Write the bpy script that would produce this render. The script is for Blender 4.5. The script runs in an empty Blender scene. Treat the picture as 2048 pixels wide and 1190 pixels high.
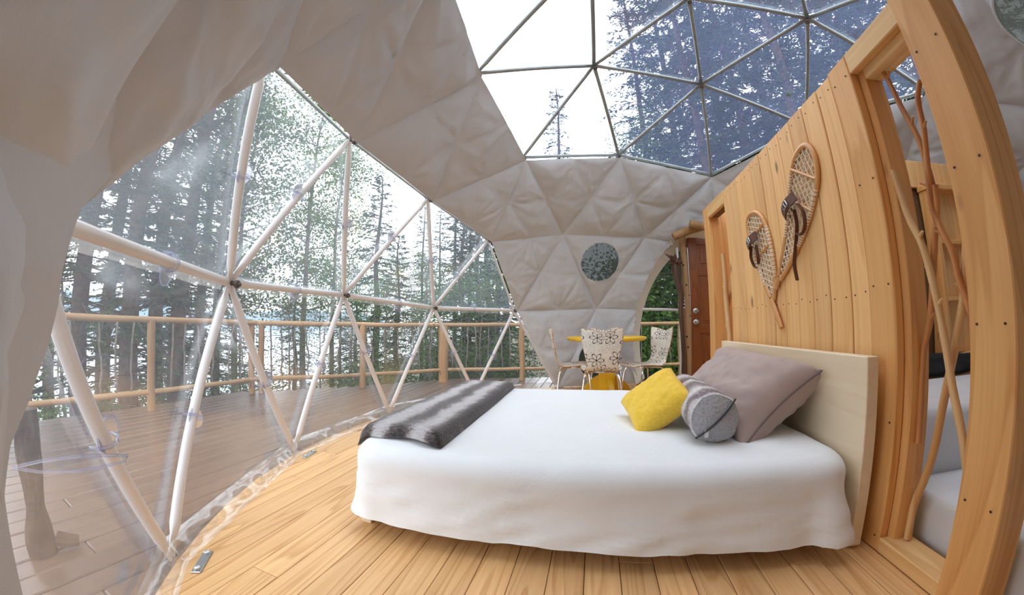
import bpy, bmesh, math, random
from mathutils import Vector, Matrix, noise
random.seed(7)
PI = math.pi
S = bpy.context.scene
COL = S.collection

# ------------------------------------------------------------------ camera
cam_d = bpy.data.cameras.new('camera'); cam = bpy.data.objects.new('camera', cam_d); COL.objects.link(cam)
CAM = Vector((-2.37775, 1.02896, 0.88176))
cr = Vector((0.2160526, -0.9763748, -0.0036880)); cu = Vector((-0.0776228, -0.0209415, 0.9967628)); cf = Vector((0.9732913, 0.2150669, 0.0803134))
M = Matrix((cr, cu, -cf)).transposed().to_4x4(); M.translation = CAM
cam.matrix_world = M
cam_d.type = 'PANO'
cam_d.sensor_fit = 'HORIZONTAL'; cam_d.sensor_width = 36.0; cam_d.sensor_height = 36.0 * 1190 / 2048
cam_d.clip_start = 0.02; cam_d.clip_end = 3000
cc = cam_d
cc.panorama_type = 'FISHEYE_LENS_POLYNOMIAL'
cc.fisheye_fov = PI
cc.fisheye_polynomial_k0 = 0.0
cc.fisheye_polynomial_k1 = -0.08282922657559452
cc.fisheye_polynomial_k2 = 0.0002477771402747549
cc.fisheye_polynomial_k3 = 4.995396598703999e-05
cc.fisheye_polynomial_k4 = -1.128580749869669e-06
S.camera = cam

# ------------------------------------------------------------------ overcast sky, exposure
wd = bpy.data.worlds.new('overcast_sky'); S.world = wd; wd.use_nodes = True
bg = wd.node_tree.nodes['Background']
bg.inputs['Color'].default_value = (0.88, 0.94, 1.0, 1); bg.inputs['Strength'].default_value = 1.0
S.view_settings.view_transform = 'Standard'; S.view_settings.look = 'None'
S.view_settings.gamma = 1.0; S.view_settings.use_curve_mapping = False
S.view_settings.exposure = 1.78
S.cycles.max_bounces = 5; S.cycles.diffuse_bounces = 4; S.cycles.transparent_max_bounces = 16; S.cycles.caustics_reflective = False; S.cycles.caustics_refractive = False
S.cycles.glossy_bounces = 2; S.cycles.transmission_bounces = 2

# ------------------------------------------------------------------ helpers
def setp(o, label=None, cat=None, group=None, kind=None):
    if label: o['label'] = label
    if cat: o['category'] = cat
    if group: o['group'] = group
    if kind: o['kind'] = kind
    return o

def empty(name, loc=(0, 0, 0), rz=0.0, rot=None):
    o = bpy.data.objects.new(name, None); COL.objects.link(o)
    o.location = loc; o.rotation_euler = rot if rot else (0, 0, rz); o.empty_display_size = 0.1
    return o

def link(name, me, parent=None):
    o = bpy.data.objects.new(name, me); COL.objects.link(o)
    if parent: o.parent = parent
    return o

class MB:
    def __init__(s): s.v = []; s.f = []; s.uv = None; s.mi = []
    def add(s, vs, fs, mi=0):
        b = len(s.v); s.v += [tuple(p) for p in vs]; s.f += [tuple(i + b for i in f) for f in fs]; s.mi += [mi] * len(fs)
        return s
    def box(s, x0, x1, y0, y1, z0, z1, bev=0.0, mat=None, mi=0):
        if bev <= 0:
            vs = [Vector((x, y, z)) for x in (x0, x1) for y in (y0, y1) for z in (z0, z1)]
            fs = [(0, 1, 3, 2), (4, 6, 7, 5), (0, 4, 5, 1), (2, 3, 7, 6), (0, 2, 6, 4), (1, 5, 7, 3)]
        else:
            b = min(bev, (x1 - x0) * .45, (y1 - y0) * .45, (z1 - z0) * .45)
            vs = []; idx = {}
            for i, x in enumerate((x0, x1)):
                for j, y in enumerate((y0, y1)):
                    for k, z in enumerate((z0, z1)):
                        xi = x + (b if i == 0 else -b); yi = y + (b if j == 0 else -b); zi = z + (b if k == 0 else -b)
                        for a, p in enumerate(((x, yi, zi), (xi, y, zi), (xi, yi, z))):
                            idx[i, j, k, a] = len(vs); vs.append(Vector(p))
            g = lambda i, j, k, a: idx[i, j, k, a]
            fs = []
            for i in (0, 1):
                q = [g(i, 0, 0, 0), g(i, 1, 0, 0), g(i, 1, 1, 0), g(i, 0, 1, 0)]; fs.append(tuple(q if i else q[::-1]))
                q = [g(0, i, 0, 1), g(0, i, 1, 1), g(1, i, 1, 1), g(1, i, 0, 1)]; fs.append(tuple(q if i else q[::-1]))
                q = [g(0, 0, i, 2), g(1, 0, i, 2), g(1, 1, i, 2), g(0, 1, i, 2)]; fs.append(tuple(q if i else q[::-1]))
            for i in (0, 1):
                for j in (0, 1):
                    fs.append((g(i, j, 0, 0), g(i, j, 0, 1), g(i, j, 1, 1), g(i, j, 1, 0)))
                    fs.append((g(i, 0, j, 0), g(i, 0, j, 2), g(i, 1, j, 2), g(i, 1, j, 0)))
                    fs.append((g(0, i, j, 1), g(0, i, j, 2), g(1, i, j, 2), g(1, i, j, 1)))
            for i in (0, 1):
                for j in (0, 1):
                    for k in (0, 1): fs.append((g(i, j, k, 0), g(i, j, k, 1), g(i, j, k, 2)))
        if mat: vs = [mat @ v for v in vs]
        return s.add(vs, fs, mi)
    def tube(s, path, rad, n=8, cap=True, flat=None, mi=0, jit=0.0):
        P = [Vector(p) for p in path]; k = len(P)
        R = rad if isinstance(rad, (list, tuple)) else [rad] * k
        vs = []; fs = []
        t0 = (P[1] - P[0]).normalized()
        up = Vector((0, 0, 1)) if abs(t0.z) < .95 else Vector((1, 0, 0))
        u = (up - t0 * up.dot(t0)).normalized()
        for i in range(k):
            t = (P[min(i + 1, k - 1)] - P[max(i - 1, 0)]).normalized()
            u = (u - t * u.dot(t)).normalized(); w = t.cross(u)
            for j in range(n):
                a = 2 * PI * j / n; ru = R[i]; rw = R[i]
                if flat: ru *= flat[i][0]; rw *= flat[i][1]
                q = 1 + (random.uniform(-jit, jit) if jit else 0)
                vs.append(P[i] + u * (math.cos(a) * ru * q) + w * (math.sin(a) * rw * q))
        for i in range(k - 1):
            for j in range(n):
                a = i * n + j; b = i * n + (j + 1) % n
                fs.append((a, b, b + n, a + n))
        if cap:
            fs.append(tuple(range(n))[::-1]); fs.append(tuple((k - 1) * n + j for j in range(n)))
        return s.add(vs, fs, mi)
    def lathe(s, prof, n=24, mat=None, mi=0):
        vs = []; fs = []; k = len(prof)
        for (r, z) in prof:
            for j in range(n): vs.append(Vector((r * math.cos(2 * PI * j / n), r * math.sin(2 * PI * j / n), z)))
        for i in range(k - 1):
            for j in range(n):
                a = i * n + j; b = i * n + (j + 1) % n; fs.append((a, b, b + n, a + n))
        fs.append(tuple(range(n))[::-1]); fs.append(tuple((k - 1) * n + j for j in range(n)))
        if mat: vs = [mat @ v for v in vs]
        return s.add(vs, fs, mi)
    def grid(s, fn, nu, nv, closeu=False, mi=0):
        vs = [fn(i / nu, j / nv) for j in range(nv + 1) for i in range(nu + (0 if closeu else 1))]
        w = nu if closeu else nu + 1; fs = []
        for j in range(nv):
            for i in range(nu):
                a = j * w + i; b = j * w + (i + 1) % w; fs.append((a, b, b + w, a + w))
        return s.add(vs, fs, mi)
    def mesh(s, name, mats, smooth=True, ang=None):
        me = bpy.data.meshes.new(name); me.from_pydata(s.v, [], s.f)
        for m in (mats if isinstance(mats, (list, tuple)) else [mats]): me.materials.append(m)
        if any(s.mi):
            for p, i in zip(me.polygons, s.mi): p.material_index = i
        if smooth:
            me.polygons.foreach_set('use_smooth', [True] * len(me.polygons))
            if ang: me.set_sharp_from_angle(angle=math.radians(ang))
        me.validate(); me.update()
        return me
    def build(s, name, mats, parent=None, smooth=True, ang=40):
        return link(name, s.mesh(name, mats, smooth, ang), parent)

def copy_tree(o, parent=None):
    c = o.copy(); COL.objects.link(c); c.parent = parent
    for ch in list(o.children): copy_tree(ch, c)
    return c

# ------------------------------------------------------------------ materials
def newmat(name):
    m = bpy.data.materials.new(name); m.use_nodes = True
    nt = m.node_tree; b = nt.nodes['Principled BSDF']
    return m, nt, b
def nd(nt, t, **kw):
    n = nt.nodes.new(t)
    for k, v in kw.items():
        if k.startswith('i_'):
            n.inputs[k[2:].replace('_', ' ')].default_value = v
        else: setattr(n, k, v)
    return n
def ramp(nt, stops, fac):
    r = nt.nodes.new('ShaderNodeValToRGB'); e = r.color_ramp.elements
    while len(e) < len(stops): e.new(.5)
    for i, (p, c) in enumerate(stops):
        e[i].position = p; e[i].color = (*c, 1) if len(c) == 3 else c
    nt.links.new(fac, r.inputs[0]); return r
def plain(name, col, rough=.5, metal=0, bump=0, bscale=40, spec=None, sheen=0, var=.0):
    m, nt, b = newmat(name); L = nt.links
    b.inputs['Base Color'].default_value = (*col, 1); b.inputs['Roughness'].default_value = rough; b.inputs['Metallic'].default_value = metal
    if spec is not None: b.inputs['Specular IOR Level'].default_value = spec
    if sheen: b.inputs['Sheen Weight'].default_value = sheen
    tc = nd(nt, 'ShaderNodeTexCoord'); n = nd(nt, 'ShaderNodeTexNoise'); n.inputs['Scale'].default_value = bscale; n.inputs['Detail'].default_value = 4
    L.new(tc.outputs['Object'], n.inputs['Vector'])
    if var:
        r = ramp(nt, [(.3, tuple(c * (1 - var) for c in col)), (.7, tuple(min(1, c * (1 + var)) for c in col))], n.outputs['Fac'])
        L.new(r.outputs[0], b.inputs['Base Color'])
    if bump:
        bp = nd(nt, 'ShaderNodeBump'); bp.inputs['Strength'].default_value = bump; bp.inputs['Distance'].default_value = .01
        L.new(n.outputs['Fac'], bp.inputs['Height']); L.new(bp.outputs[0], b.inputs['Normal'])
    return m
def wood(name, light, dark, axis='X', rough=.45, knots=True, ringscale=9, knotcol=(.13, .045, .015), tint=.12, ringmix=.5, bump=.15, coat=0):
    m, nt, b = newmat(name); L = nt.links
    tc = nd(nt, 'ShaderNodeTexCoord'); oi = nd(nt, 'ShaderNodeObjectInfo')
    off = nd(nt, 'ShaderNodeVectorMath', operation='SCALE'); off.inputs[0].default_value = (17.3, 9.1, 23.7); L.new(oi.outputs['Random'], off.inputs['Scale'])
    ad = nd(nt, 'ShaderNodeVectorMath', operation='ADD'); L.new(tc.outputs['Object'], ad.inputs[0]); L.new(off.outputs[0], ad.inputs[1])
    def scaled(a, c):
        v = nd(nt, 'ShaderNodeVectorMath', operation='MULTIPLY')
        v.inputs[1].default_value = {'X': (a, c, c), 'Y': (c, a, c), 'Z': (c, c, a)}[axis]
        L.new(ad.outputs[0], v.inputs[0]); return v.outputs[0]
    n1 = nd(nt, 'ShaderNodeTexNoise'); n1.inputs['Scale'].default_value = 1; n1.inputs['Detail'].default_value = 5; n1.inputs['Distortion'].default_value = .4
    L.new(scaled(1.4, 75), n1.inputs['Vector'])
    # growth rings: contour lines of a slow stretched noise
    n2 = nd(nt, 'ShaderNodeTexNoise'); n2.inputs['Scale'].default_value = 1; n2.inputs['Detail'].default_value = 1.5
    L.new(scaled(.38, 6.0), n2.inputs['Vector'])
    mu = nd(nt, 'ShaderNodeMath', operation='MULTIPLY'); mu.inputs[1].default_value = ringscale; L.new(n2.outputs['Fac'], mu.inputs[0])
    fr = nd(nt, 'ShaderNodeMath', operation='FRACT'); L.new(mu.outputs[0], fr.inputs[0])
    rr = ramp(nt, [(0, (0, 0, 0)), (.62, (.35, .35, .35)), (.9, (1, 1, 1)), (1, (0, 0, 0))], fr.outputs[0])
    mixf = nd(nt, 'ShaderNodeMix', data_type='FLOAT'); mixf.inputs[0].default_value = ringmix
    L.new(n1.outputs['Fac'], mixf.inputs[2]); L.new(rr.outputs[0], mixf.inputs[3])
    cr_ = ramp(nt, [(.15, light), (.85, dark)], mixf.outputs[0])
    out = cr_.outputs[0]
    if knots:
        vo = nd(nt, 'ShaderNodeTexVoronoi'); vo.inputs['Scale'].default_value = 1; L.new(scaled(2.6, 6.5), vo.inputs['Vector'])
        kr = ramp(nt, [(.05, (1, 1, 1)), (.085, (.55, .55, .55)), (.13, (0, 0, 0))], vo.outputs['Distance'])
        kx = nd(nt, 'ShaderNodeMix', data_type='RGBA'); kx.inputs[7].default_value = (*knotcol, 1)
        km = nd(nt, 'ShaderNodeMath', operation='MULTIPLY'); km.inputs[1].default_value = .75; L.new(kr.outputs[0], km.inputs[0])
        L.new(km.outputs[0], kx.inputs[0]); L.new(out, kx.inputs[6]); out = kx.outputs[2]
    # board to board tone
    hs = nd(nt, 'ShaderNodeHueSaturation')
    mr = nd(nt, 'ShaderNodeMapRange'); mr.inputs[3].default_value = 1 - tint; mr.inputs[4].default_value = 1 + tint; L.new(oi.outputs['Random'], mr.inputs[0])
    L.new(mr.outputs[0], hs.inputs['Value']); L.new(out, hs.inputs['Color']); L.new(hs.outputs[0], b.inputs['Base Color'])
    b.inputs['Roughness'].default_value = rough
    if coat: b.inputs['Coat Weight'].default_value = coat; b.inputs['Coat Roughness'].default_value = .25
    bp = nd(nt, 'ShaderNodeBump'); bp.inputs['Strength'].default_value = bump; bp.inputs['Distance'].default_value = .002
    L.new(mixf.outputs[0], bp.inputs['Height']); L.new(bp.outputs[0], b.inputs['Normal'])
    return m
def film(name, haze, dropscale=260, hazecol=(.86, .9, 1.0), drops=.35, gloss=.5, streak=(1, 1, .25)):
    m, nt, b = newmat(name); L = nt.links; nt.nodes.remove(b); out = nt.nodes['Material Output']
    tr = nd(nt, 'ShaderNodeBsdfTransparent'); tl = nd(nt, 'ShaderNodeBsdfTranslucent'); df = nd(nt, 'ShaderNodeBsdfDiffuse'); gl = nd(nt, 'ShaderNodeBsdfGlossy')
    tr.inputs[0].default_value = (.97, .985, 1, 1)
    tl.inputs[0].default_value = (*hazecol, 1); df.inputs[0].default_value = (*hazecol, 1); gl.inputs['Roughness'].default_value = .12
    tc = nd(nt, 'ShaderNodeTexCoord')
    mp = nd(nt, 'ShaderNodeMapping'); mp.inputs['Scale'].default_value = streak; L.new(tc.outputs['Object'], mp.inputs[0])
    vo = nd(nt, 'ShaderNodeTexVoronoi'); vo.inputs['Scale'].default_value = dropscale; vo.inputs['Randomness'].default_value = 1; L.new(mp.outputs[0], vo.inputs['Vector'])
    big = nd(nt, 'ShaderNodeTexNoise'); big.inputs['Scale'].default_value = 2.2; big.inputs['Detail'].default_value = 1; L.new(tc.outputs['Object'], big.inputs['Vector'])
    dr = ramp(nt, [(.12, (1, 1, 1)), (.42, (0, 0, 0))], vo.outputs['Distance'])
    br = ramp(nt, [(.38, (.12, .12, .12)), (.66, (1, 1, 1))], big.outputs['Fac'])
    m1 = nd(nt, 'ShaderNodeMath', operation='MULTIPLY'); L.new(dr.outputs[0], m1.inputs[0]); L.new(br.outputs[0], m1.inputs[1])
    m2 = nd(nt, 'ShaderNodeMath', operation='MULTIPLY_ADD'); m2.inputs[1].default_value = drops; m2.inputs[2].default_value = haze; L.new(m1.outputs[0], m2.inputs[0])
    hz = nd(nt, 'ShaderNodeMixShader'); hz.inputs[0].default_value = .25; L.new(tl.outputs[0], hz.inputs[1]); L.new(df.outputs[0], hz.inputs[2])
    a = nd(nt, 'ShaderNodeMixShader'); L.new(m2.outputs[0], a.inputs[0]); L.new(tr.outputs[0], a.inputs[1]); L.new(hz.outputs[0], a.inputs[2])
    fn = nd(nt, 'ShaderNodeFresnel'); fn.inputs[0].default_value = 1.4
    fm = nd(nt, 'ShaderNodeMath', operation='MULTIPLY'); fm.inputs[1].default_value = gloss; L.new(fn.outputs[0], fm.inputs[0])
    c = nd(nt, 'ShaderNodeMixShader'); L.new(fm.outputs[0], c.inputs[0]); L.new(a.outputs[0], c.inputs[1]); L.new(gl.outputs[0], c.inputs[2])
    L.new(c.outputs[0], out.inputs[0])
    return m
def leafmat(name, c1, c2, trans=.35):
    m, nt, b = newmat(name); L = nt.links; out = nt.nodes['Material Output']
    g = nd(nt, 'ShaderNodeNewGeometry'); r = ramp(nt, [(0, c1), (1, c2)], g.outputs['Random Per Island'])
    L.new(r.outputs[0], b.inputs['Base Color']); b.inputs['Roughness'].default_value = .75; b.inputs['Specular IOR Level'].default_value = .08
    tl = nd(nt, 'ShaderNodeBsdfTranslucent'); L.new(r.outputs[0], tl.inputs[0])
    mx = nd(nt, 'ShaderNodeMixShader'); mx.inputs[0].default_value = trans; L.new(b.outputs[0], mx.inputs[1]); L.new(tl.outputs[0], mx.inputs[2]); L.new(mx.outputs[0], out.inputs[0])
    return m
def fabric(name, col, wr=.25, wscale=5, weave=0, rough=.8, sheen=.2, var=.04):
    m, nt, b = newmat(name); L = nt.links
    tc = nd(nt, 'ShaderNodeTexCoord'); n = nd(nt, 'ShaderNodeTexNoise'); n.inputs['Scale'].default_value = wscale; n.inputs['Detail'].default_value = 5; n.inputs['Distortion'].default_value = .8
    L.new(tc.outputs['Object'], n.inputs['Vector'])
    r = ramp(nt, [(.3, tuple(c * (1 - var) for c in col)), (.7, tuple(min(1, c * (1 + var)) for c in col))], n.outputs['Fac']); L.new(r.outputs[0], b.inputs['Base Color'])
    b.inputs['Roughness'].default_value = rough; b.inputs['Sheen Weight'].default_value = sheen; b.inputs['Specular IOR Level'].default_value = .25
    bp = nd(nt, 'ShaderNodeBump'); bp.inputs['Strength'].default_value = wr; bp.inputs['Distance'].default_value = .02; L.new(n.outputs['Fac'], bp.inputs['Height'])
    last = bp
    if weave:
        n2 = nd(nt, 'ShaderNodeTexNoise'); n2.inputs['Scale'].default_value = weave; L.new(tc.outputs['Object'], n2.inputs['Vector'])
        b2 = nd(nt, 'ShaderNodeBump'); b2.inputs['Strength'].default_value = .3; b2.inputs['Distance'].default_value = .002; L.new(n2.outputs['Fac'], b2.inputs['Height']); L.new(bp.outputs[0], b2.inputs['Normal']); last = b2
    L.new(last.outputs[0], b.inputs['Normal'])
    return m
def fur(name, axis, period, phase, light=(.5, .47, .46), mid=(.23, .19, .185), dark=(.06, .045, .045), fine=130):
    m, nt, b = newmat(name); L = nt.links
    tc = nd(nt, 'ShaderNodeTexCoord'); sp = nd(nt, 'ShaderNodeSeparateXYZ')
    nz = nd(nt, 'ShaderNodeTexNoise'); nz.inputs['Scale'].default_value = 9; nz.inputs['Detail'].default_value = 3; L.new(tc.outputs['Object'], nz.inputs['Vector'])
    L.new(tc.outputs['Object'], sp.inputs[0])
    ma = nd(nt, 'ShaderNodeMath', operation='MULTIPLY_ADD'); ma.inputs[1].default_value = .09; L.new(nz.outputs['Fac'], ma.inputs[0]); L.new(sp.outputs[axis], ma.inputs[2])
    mb = nd(nt, 'ShaderNodeMath', operation='MULTIPLY_ADD'); mb.inputs[1].default_value = 2 * PI / period; mb.inputs[2].default_value = phase; L.new(ma.outputs[0], mb.inputs[0])
    sn = nd(nt, 'ShaderNodeMath', operation='SINE'); L.new(mb.outputs[0], sn.inputs[0])
    mp = nd(nt, 'ShaderNodeMapping'); mp.inputs['Scale'].default_value = [(.35 if i == 'XYZ'.index(axis) else 1) for i in range(3)]; L.new(tc.outputs['Object'], mp.inputs[0])
    f = nd(nt, 'ShaderNodeTexNoise'); f.inputs['Scale'].default_value = fine; f.inputs['Detail'].default_value = 3; L.new(mp.outputs[0], f.inputs['Vector'])
    m3 = nd(nt, 'ShaderNodeMath', operation='MULTIPLY_ADD'); m3.inputs[1].default_value = .42; L.new(sn.outputs[0], m3.inputs[0]); L.new(f.outputs['Fac'], m3.inputs[2])
    r = ramp(nt, [(.08, dark), (.42, mid), (.72, light), (.95, tuple(min(1, c * 1.25) for c in light))], m3.outputs[0]); L.new(r.outputs[0], b.inputs['Base Color'])
    b.inputs['Roughness'].default_value = .8; b.inputs['Sheen Weight'].default_value = .35
    bp = nd(nt, 'ShaderNodeBump'); bp.inputs['Strength'].default_value = .8; bp.inputs['Distance'].default_value = .008; L.new(f.outputs['Fac'], bp.inputs['Height']); L.new(bp.outputs[0], b.inputs['Normal'])
    return m
def flowerprint(name):
    m, nt, b = newmat(name); L = nt.links
    uv = nd(nt, 'ShaderNodeUVMap'); oi = nd(nt, 'ShaderNodeObjectInfo')
    def layer(scale, petals, shift, wline):
        ad = nd(nt, 'ShaderNodeVectorMath', operation='ADD'); ad.inputs[1].default_value = shift; L.new(uv.outputs[0], ad.inputs[0])
        vo = nd(nt, 'ShaderNodeTexVoronoi', voronoi_dimensions='2D'); vo.inputs['Scale'].default_value = scale; vo.inputs['Randomness'].default_value = .55; L.new(ad.outputs[0], vo.inputs['Vector'])
        sb = nd(nt, 'ShaderNodeVectorMath', operation='SUBTRACT'); L.new(ad.outputs[0], sb.inputs[0]); L.new(vo.outputs['Position'], sb.inputs[1])
        sx = nd(nt, 'ShaderNodeSeparateXYZ'); L.new(sb.outputs[0], sx.inputs[0])
        at = nd(nt, 'ShaderNodeMath', operation='ARCTAN2'); L.new(sx.outputs['Y'], at.inputs[0]); L.new(sx.outputs['X'], at.inputs[1])
        cs = nd(nt, 'ShaderNodeMath', operation='MULTIPLY'); cs.inputs[1].default_value = petals / 2; L.new(at.outputs[0], cs.inputs[0])
        c2 = nd(nt, 'ShaderNodeMath', operation='COSINE'); L.new(cs.outputs[0], c2.inputs[0])
        ab = nd(nt, 'ShaderNodeMath', operation='ABSOLUTE'); L.new(c2.outputs[0], ab.inputs[0])
        pw = nd(nt, 'ShaderNodeMath', operation='POWER'); pw.inputs[1].default_value = .55; L.new(ab.outputs[0], pw.inputs[0])
        rad = nd(nt, 'ShaderNodeMath', operation='MULTIPLY'); rad.inputs[1].default_value = .43; L.new(pw.outputs[0], rad.inputs[0])
        df = nd(nt, 'ShaderNodeMath', operation='SUBTRACT'); L.new(vo.outputs['Distance'], df.inputs[0]); L.new(rad.outputs[0], df.inputs[1])
        d2 = nd(nt, 'ShaderNodeMath', operation='ABSOLUTE'); L.new(df.outputs[0], d2.inputs[0])
        lt = nd(nt, 'ShaderNodeMath', operation='LESS_THAN'); lt.inputs[1].default_value = wline; L.new(d2.outputs[0], lt.inputs[0])
        dot = nd(nt, 'ShaderNodeMath', operation='LESS_THAN'); dot.inputs[1].default_value = .055; L.new(vo.outputs['Distance'], dot.inputs[0])
        mx = nd(nt, 'ShaderNodeMath', operation='MAXIMUM'); L.new(lt.outputs[0], mx.inputs[0]); L.new(dot.outputs[0], mx.inputs[1])
        # stamen lines between the petals
        an_ = nd(nt, 'ShaderNodeMath', operation='MULTIPLY'); L.new(ab.outputs[0], an_.inputs[0]); L.new(vo.outputs['Distance'], an_.inputs[1])
        al = nd(nt, 'ShaderNodeMath', operation='LESS_THAN'); al.inputs[1].default_value = wline * petals * .26; L.new(an_.outputs[0], al.inputs[0])
        ins = nd(nt, 'ShaderNodeMath', operation='LESS_THAN'); ins.inputs[1].default_value = .30; L.new(vo.outputs['Distance'], ins.inputs[0])
        bt = nd(nt, 'ShaderNodeMath', operation='MULTIPLY'); L.new(al.outputs[0], bt.inputs[0]); L.new(ins.outputs[0], bt.inputs[1])
        m4 = nd(nt, 'ShaderNodeMath', operation='MAXIMUM'); L.new(mx.outputs[0], m4.inputs[0]); L.new(bt.outputs[0], m4.inputs[1])
        return m4.outputs[0]
    a = layer(6.3, 6, (.13, .3, 0), .028); c = layer(11, 5, (3.7, 1.9, 0), .03)
    mx = nd(nt, 'ShaderNodeMath', operation='MAXIMUM'); L.new(a, mx.inputs[0])
    h = nd(nt, 'ShaderNodeMath', operation='MULTIPLY'); h.inputs[1].default_value = .35; L.new(c, h.inputs[0]); L.new(h.outputs[0], mx.inputs[1])
    k = nd(nt, 'ShaderNodeMix', data_type='RGBA'); k.inputs[6].default_value = (.78, .73, .64, 1); k.inputs[7].default_value = (.012, .012, .014, 1)
    L.new(mx.outputs[0], k.inputs[0]); L.new(k.outputs[2], b.inputs['Base Color']); b.inputs['Roughness'].default_value = .3
    return m

PINE_L, PINE_D = (.80, .51, .235), (.62, .315, .10)
MT = {}
MT['floor'] = wood('pine_floor', (.92, .565, .26), (.62, .30, .105), 'X', rough=.4, ringscale=15, ringmix=.42, tint=.09, coat=.15)
MT['plankz'] = wood('pine_plank', (.93, .575, .255), (.74, .375, .125), 'Z', rough=.6, ringscale=7, ringmix=.3, tint=.10)
MT['beamz'] = wood('pine_post', (.88, .49, .18), (.67, .295, .078), 'Z', rough=.55, ringscale=8, ringmix=.4, tint=.04)
MT['beamx'] = wood('pine_beam', (.88, .58, .26), (.70, .37, .125), 'X', rough=.55, ringscale=6, ringmix=.35, tint=.04)
MT['birch'] = wood('birch_veneer', (.88, .73, .52), (.80, .63, .42), 'X', rough=.4, knots=False, ringscale=5, ringmix=.35, tint=0, bump=.03)
MT['deck'] = wood('wet_deck', (.155, .092, .064), (.078, .046, .034), 'X', rough=.3, ringscale=8, ringmix=.3, tint=.22, knots=True, bump=.3, coat=.25)
MT['log'] = wood('peeled_log', (.47, .27, .115), (.31, .15, .055), 'Z', rough=.6, ringscale=4, ringmix=.3, tint=.12, knotcol=(.09, .035, .015))
MT['logx'] = wood('peeled_rail', (.47, .29, .135), (.32, .17, .07), 'X', rough=.6, ringscale=4, ringmix=.3, tint=.12)
MT['branch'] = wood('peeled_branch', (.80, .52, .25), (.58, .28, .09), 'Z', rough=.5, ringscale=5, ringmix=.5, knots=False, tint=.08)
MT['branchred'] = wood('red_branch', (.62, .27, .085), (.36, .115, .035), 'Z', rough=.5, ringscale=5, ringmix=.5, knots=False, tint=.05)
MT['door'] = wood('mahogany', (.30, .09, .022), (.135, .032, .009), 'Z', rough=.35, knots=False, ringscale=12, ringmix=.25, tint=0, coat=.3)
MT['doorx'] = wood('mahogany_rail', (.30, .09, .022), (.135, .032, .009), 'Y', rough=.35, knots=False, ringscale=12, ringmix=.25, tint=0, coat=.3)
MT['drift'] = wood('driftwood', (.125, .055, .024), (.04, .017, .009), 'Z', rough=.5, knots=False, ringscale=8, ringmix=.5, tint=0, bump=.6)
MT['ash'] = wood('bent_ash', (.72, .36, .115), (.55, .23, .06), 'Z', rough=.4, knots=False, ringscale=4, ringmix=.3, tint=.05, coat=.3)
MT['bark'] = plain('bark', (.075, .05, .038), .95, spec=.1, bump=1.0, bscale=14, var=.45)
MT['barkpale'] = plain('pale_bark', (.20, .17, .14), .9, spec=.1, bump=.8, bscale=18, var=.4)
MT['liner'] = fabric('liner_fabric', (.575, .578, .59), wr=.3, wscale=3.2, weave=350, rough=.62, sheen=.1, var=.025)
MT['cream'] = fabric('cream_vinyl', (.78, .73, .63), wr=.12, wscale=4, rough=.5, sheen=0)
MT['whitepipe'] = plain('white_pipe', (.78, .74, .72), .35)
MT['galv'] = plain('galvanised_tube', (.36, .38, .37), .42, metal=.6, var=.12, bscale=12)
MT['steel'] = plain('steel_plate', (.55, .56, .56), .35, metal=.9)
MT['bolt'] = plain('bolt', (.16, .14, .13), .45, metal=.7)
MT['filmlow'] = film('wet_film_low_haze', .085, dropscale=190, drops=.20, hazecol=(.80, .86, 1.0), gloss=.25)  # lower panes: rain drops, with less sky-lit haze put into the film
MT['film'] = film('wet_film_skylit_haze', .18, dropscale=190, drops=.24, hazecol=(.78, .88, 1.0), gloss=.25)  # upper panes: rain drops plus extra haze imitating sky light on them
MT['skyfilm'] = film('wet_skylight_film', .13, dropscale=130, drops=.26, hazecol=(.50, .60, 1.0), streak=(1, .5, 1), gloss=.3)
MT['clearfilm'] = film('clear_film', .02, drops=.03, gloss=.4)
MT['milky'] = film('folded_film', .25, dropscale=30, drops=.2, hazecol=(.92, .86, .80), gloss=.25)
MT['clip'] = film('plastic_clip', .22, dropscale=60, drops=.1, hazecol=(.70, .70, 1.0), gloss=.7)
MT['mesh'] = film('dark_screen', .965, dropscale=20, drops=.03, hazecol=(.045, .05, .046), gloss=.3)
MT['duvet'] = fabric('white_cotton', (.86, .87, .88), wr=.32, wscale=3.6, weave=500, rough=.85, sheen=.15, var=.015)
MT['mauve'] = fabric('mauve_cotton', (.43, .325, .285), wr=.2, wscale=5, weave=420, rough=.9, sheen=.3)
MT['yellow'] = fabric('yellow_weave', (.90, .58, 0.065), wr=.25, wscale=70, weave=220, rough=.9, sheen=.2, var=.06)
MT['furthrow'] = fur('faux_fur_throw', 'Y', .19, -.1, light=(.40, .37, .37), mid=(.13, .095, .09), dark=(.022, .014, .013))
MT['furbolster'] = fur('faux_fur_bolster', 'X', .17, 1.2, light=(.56, .51, .50), mid=(.33, .27, .27), dark=(.14, .095, .10))
MT['furcap'] = fur('faux_fur_cap', 'X', 3.0, .6, light=(.31, .30, .31), mid=(.15, .14, .15), dark=(.03, .03, .033), fine=90)
MT['seam'] = fabric('mauve_piping', (.20, .145, .13), wr=.1)
MT['zip'] = plain('zip', (.02, .02, .022), .5)
MT['tag'] = plain('cloth_tag', (.75, .70, .66), .8)
MT['ytable'] = plain('yellow_paint', (.86, .52, .025), .4)
MT['flower'] = flowerprint('flower_print')
MT['plyedge'] = plain('plywood_edge', (.50, .25, .11), .5, var=.15)
MT['chrome'] = plain('chrome', (.75, .74, .72), .16, metal=1)
MT['black'] = plain('black_cloth', (.012, .012, .014), .7, bump=.5, bscale=12)
MT['greyblk'] = fabric('white_mattress', (.74, .75, .77), wr=.1, wscale=4, rough=.85)
MT['lace'] = plain('rawhide_lacing', (.80, .70, .54), .6, var=.1)
MT['leather'] = plain('brown_leather', (.12, .045, .022), .7, bump=.3, bscale=60, var=.2)
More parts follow.
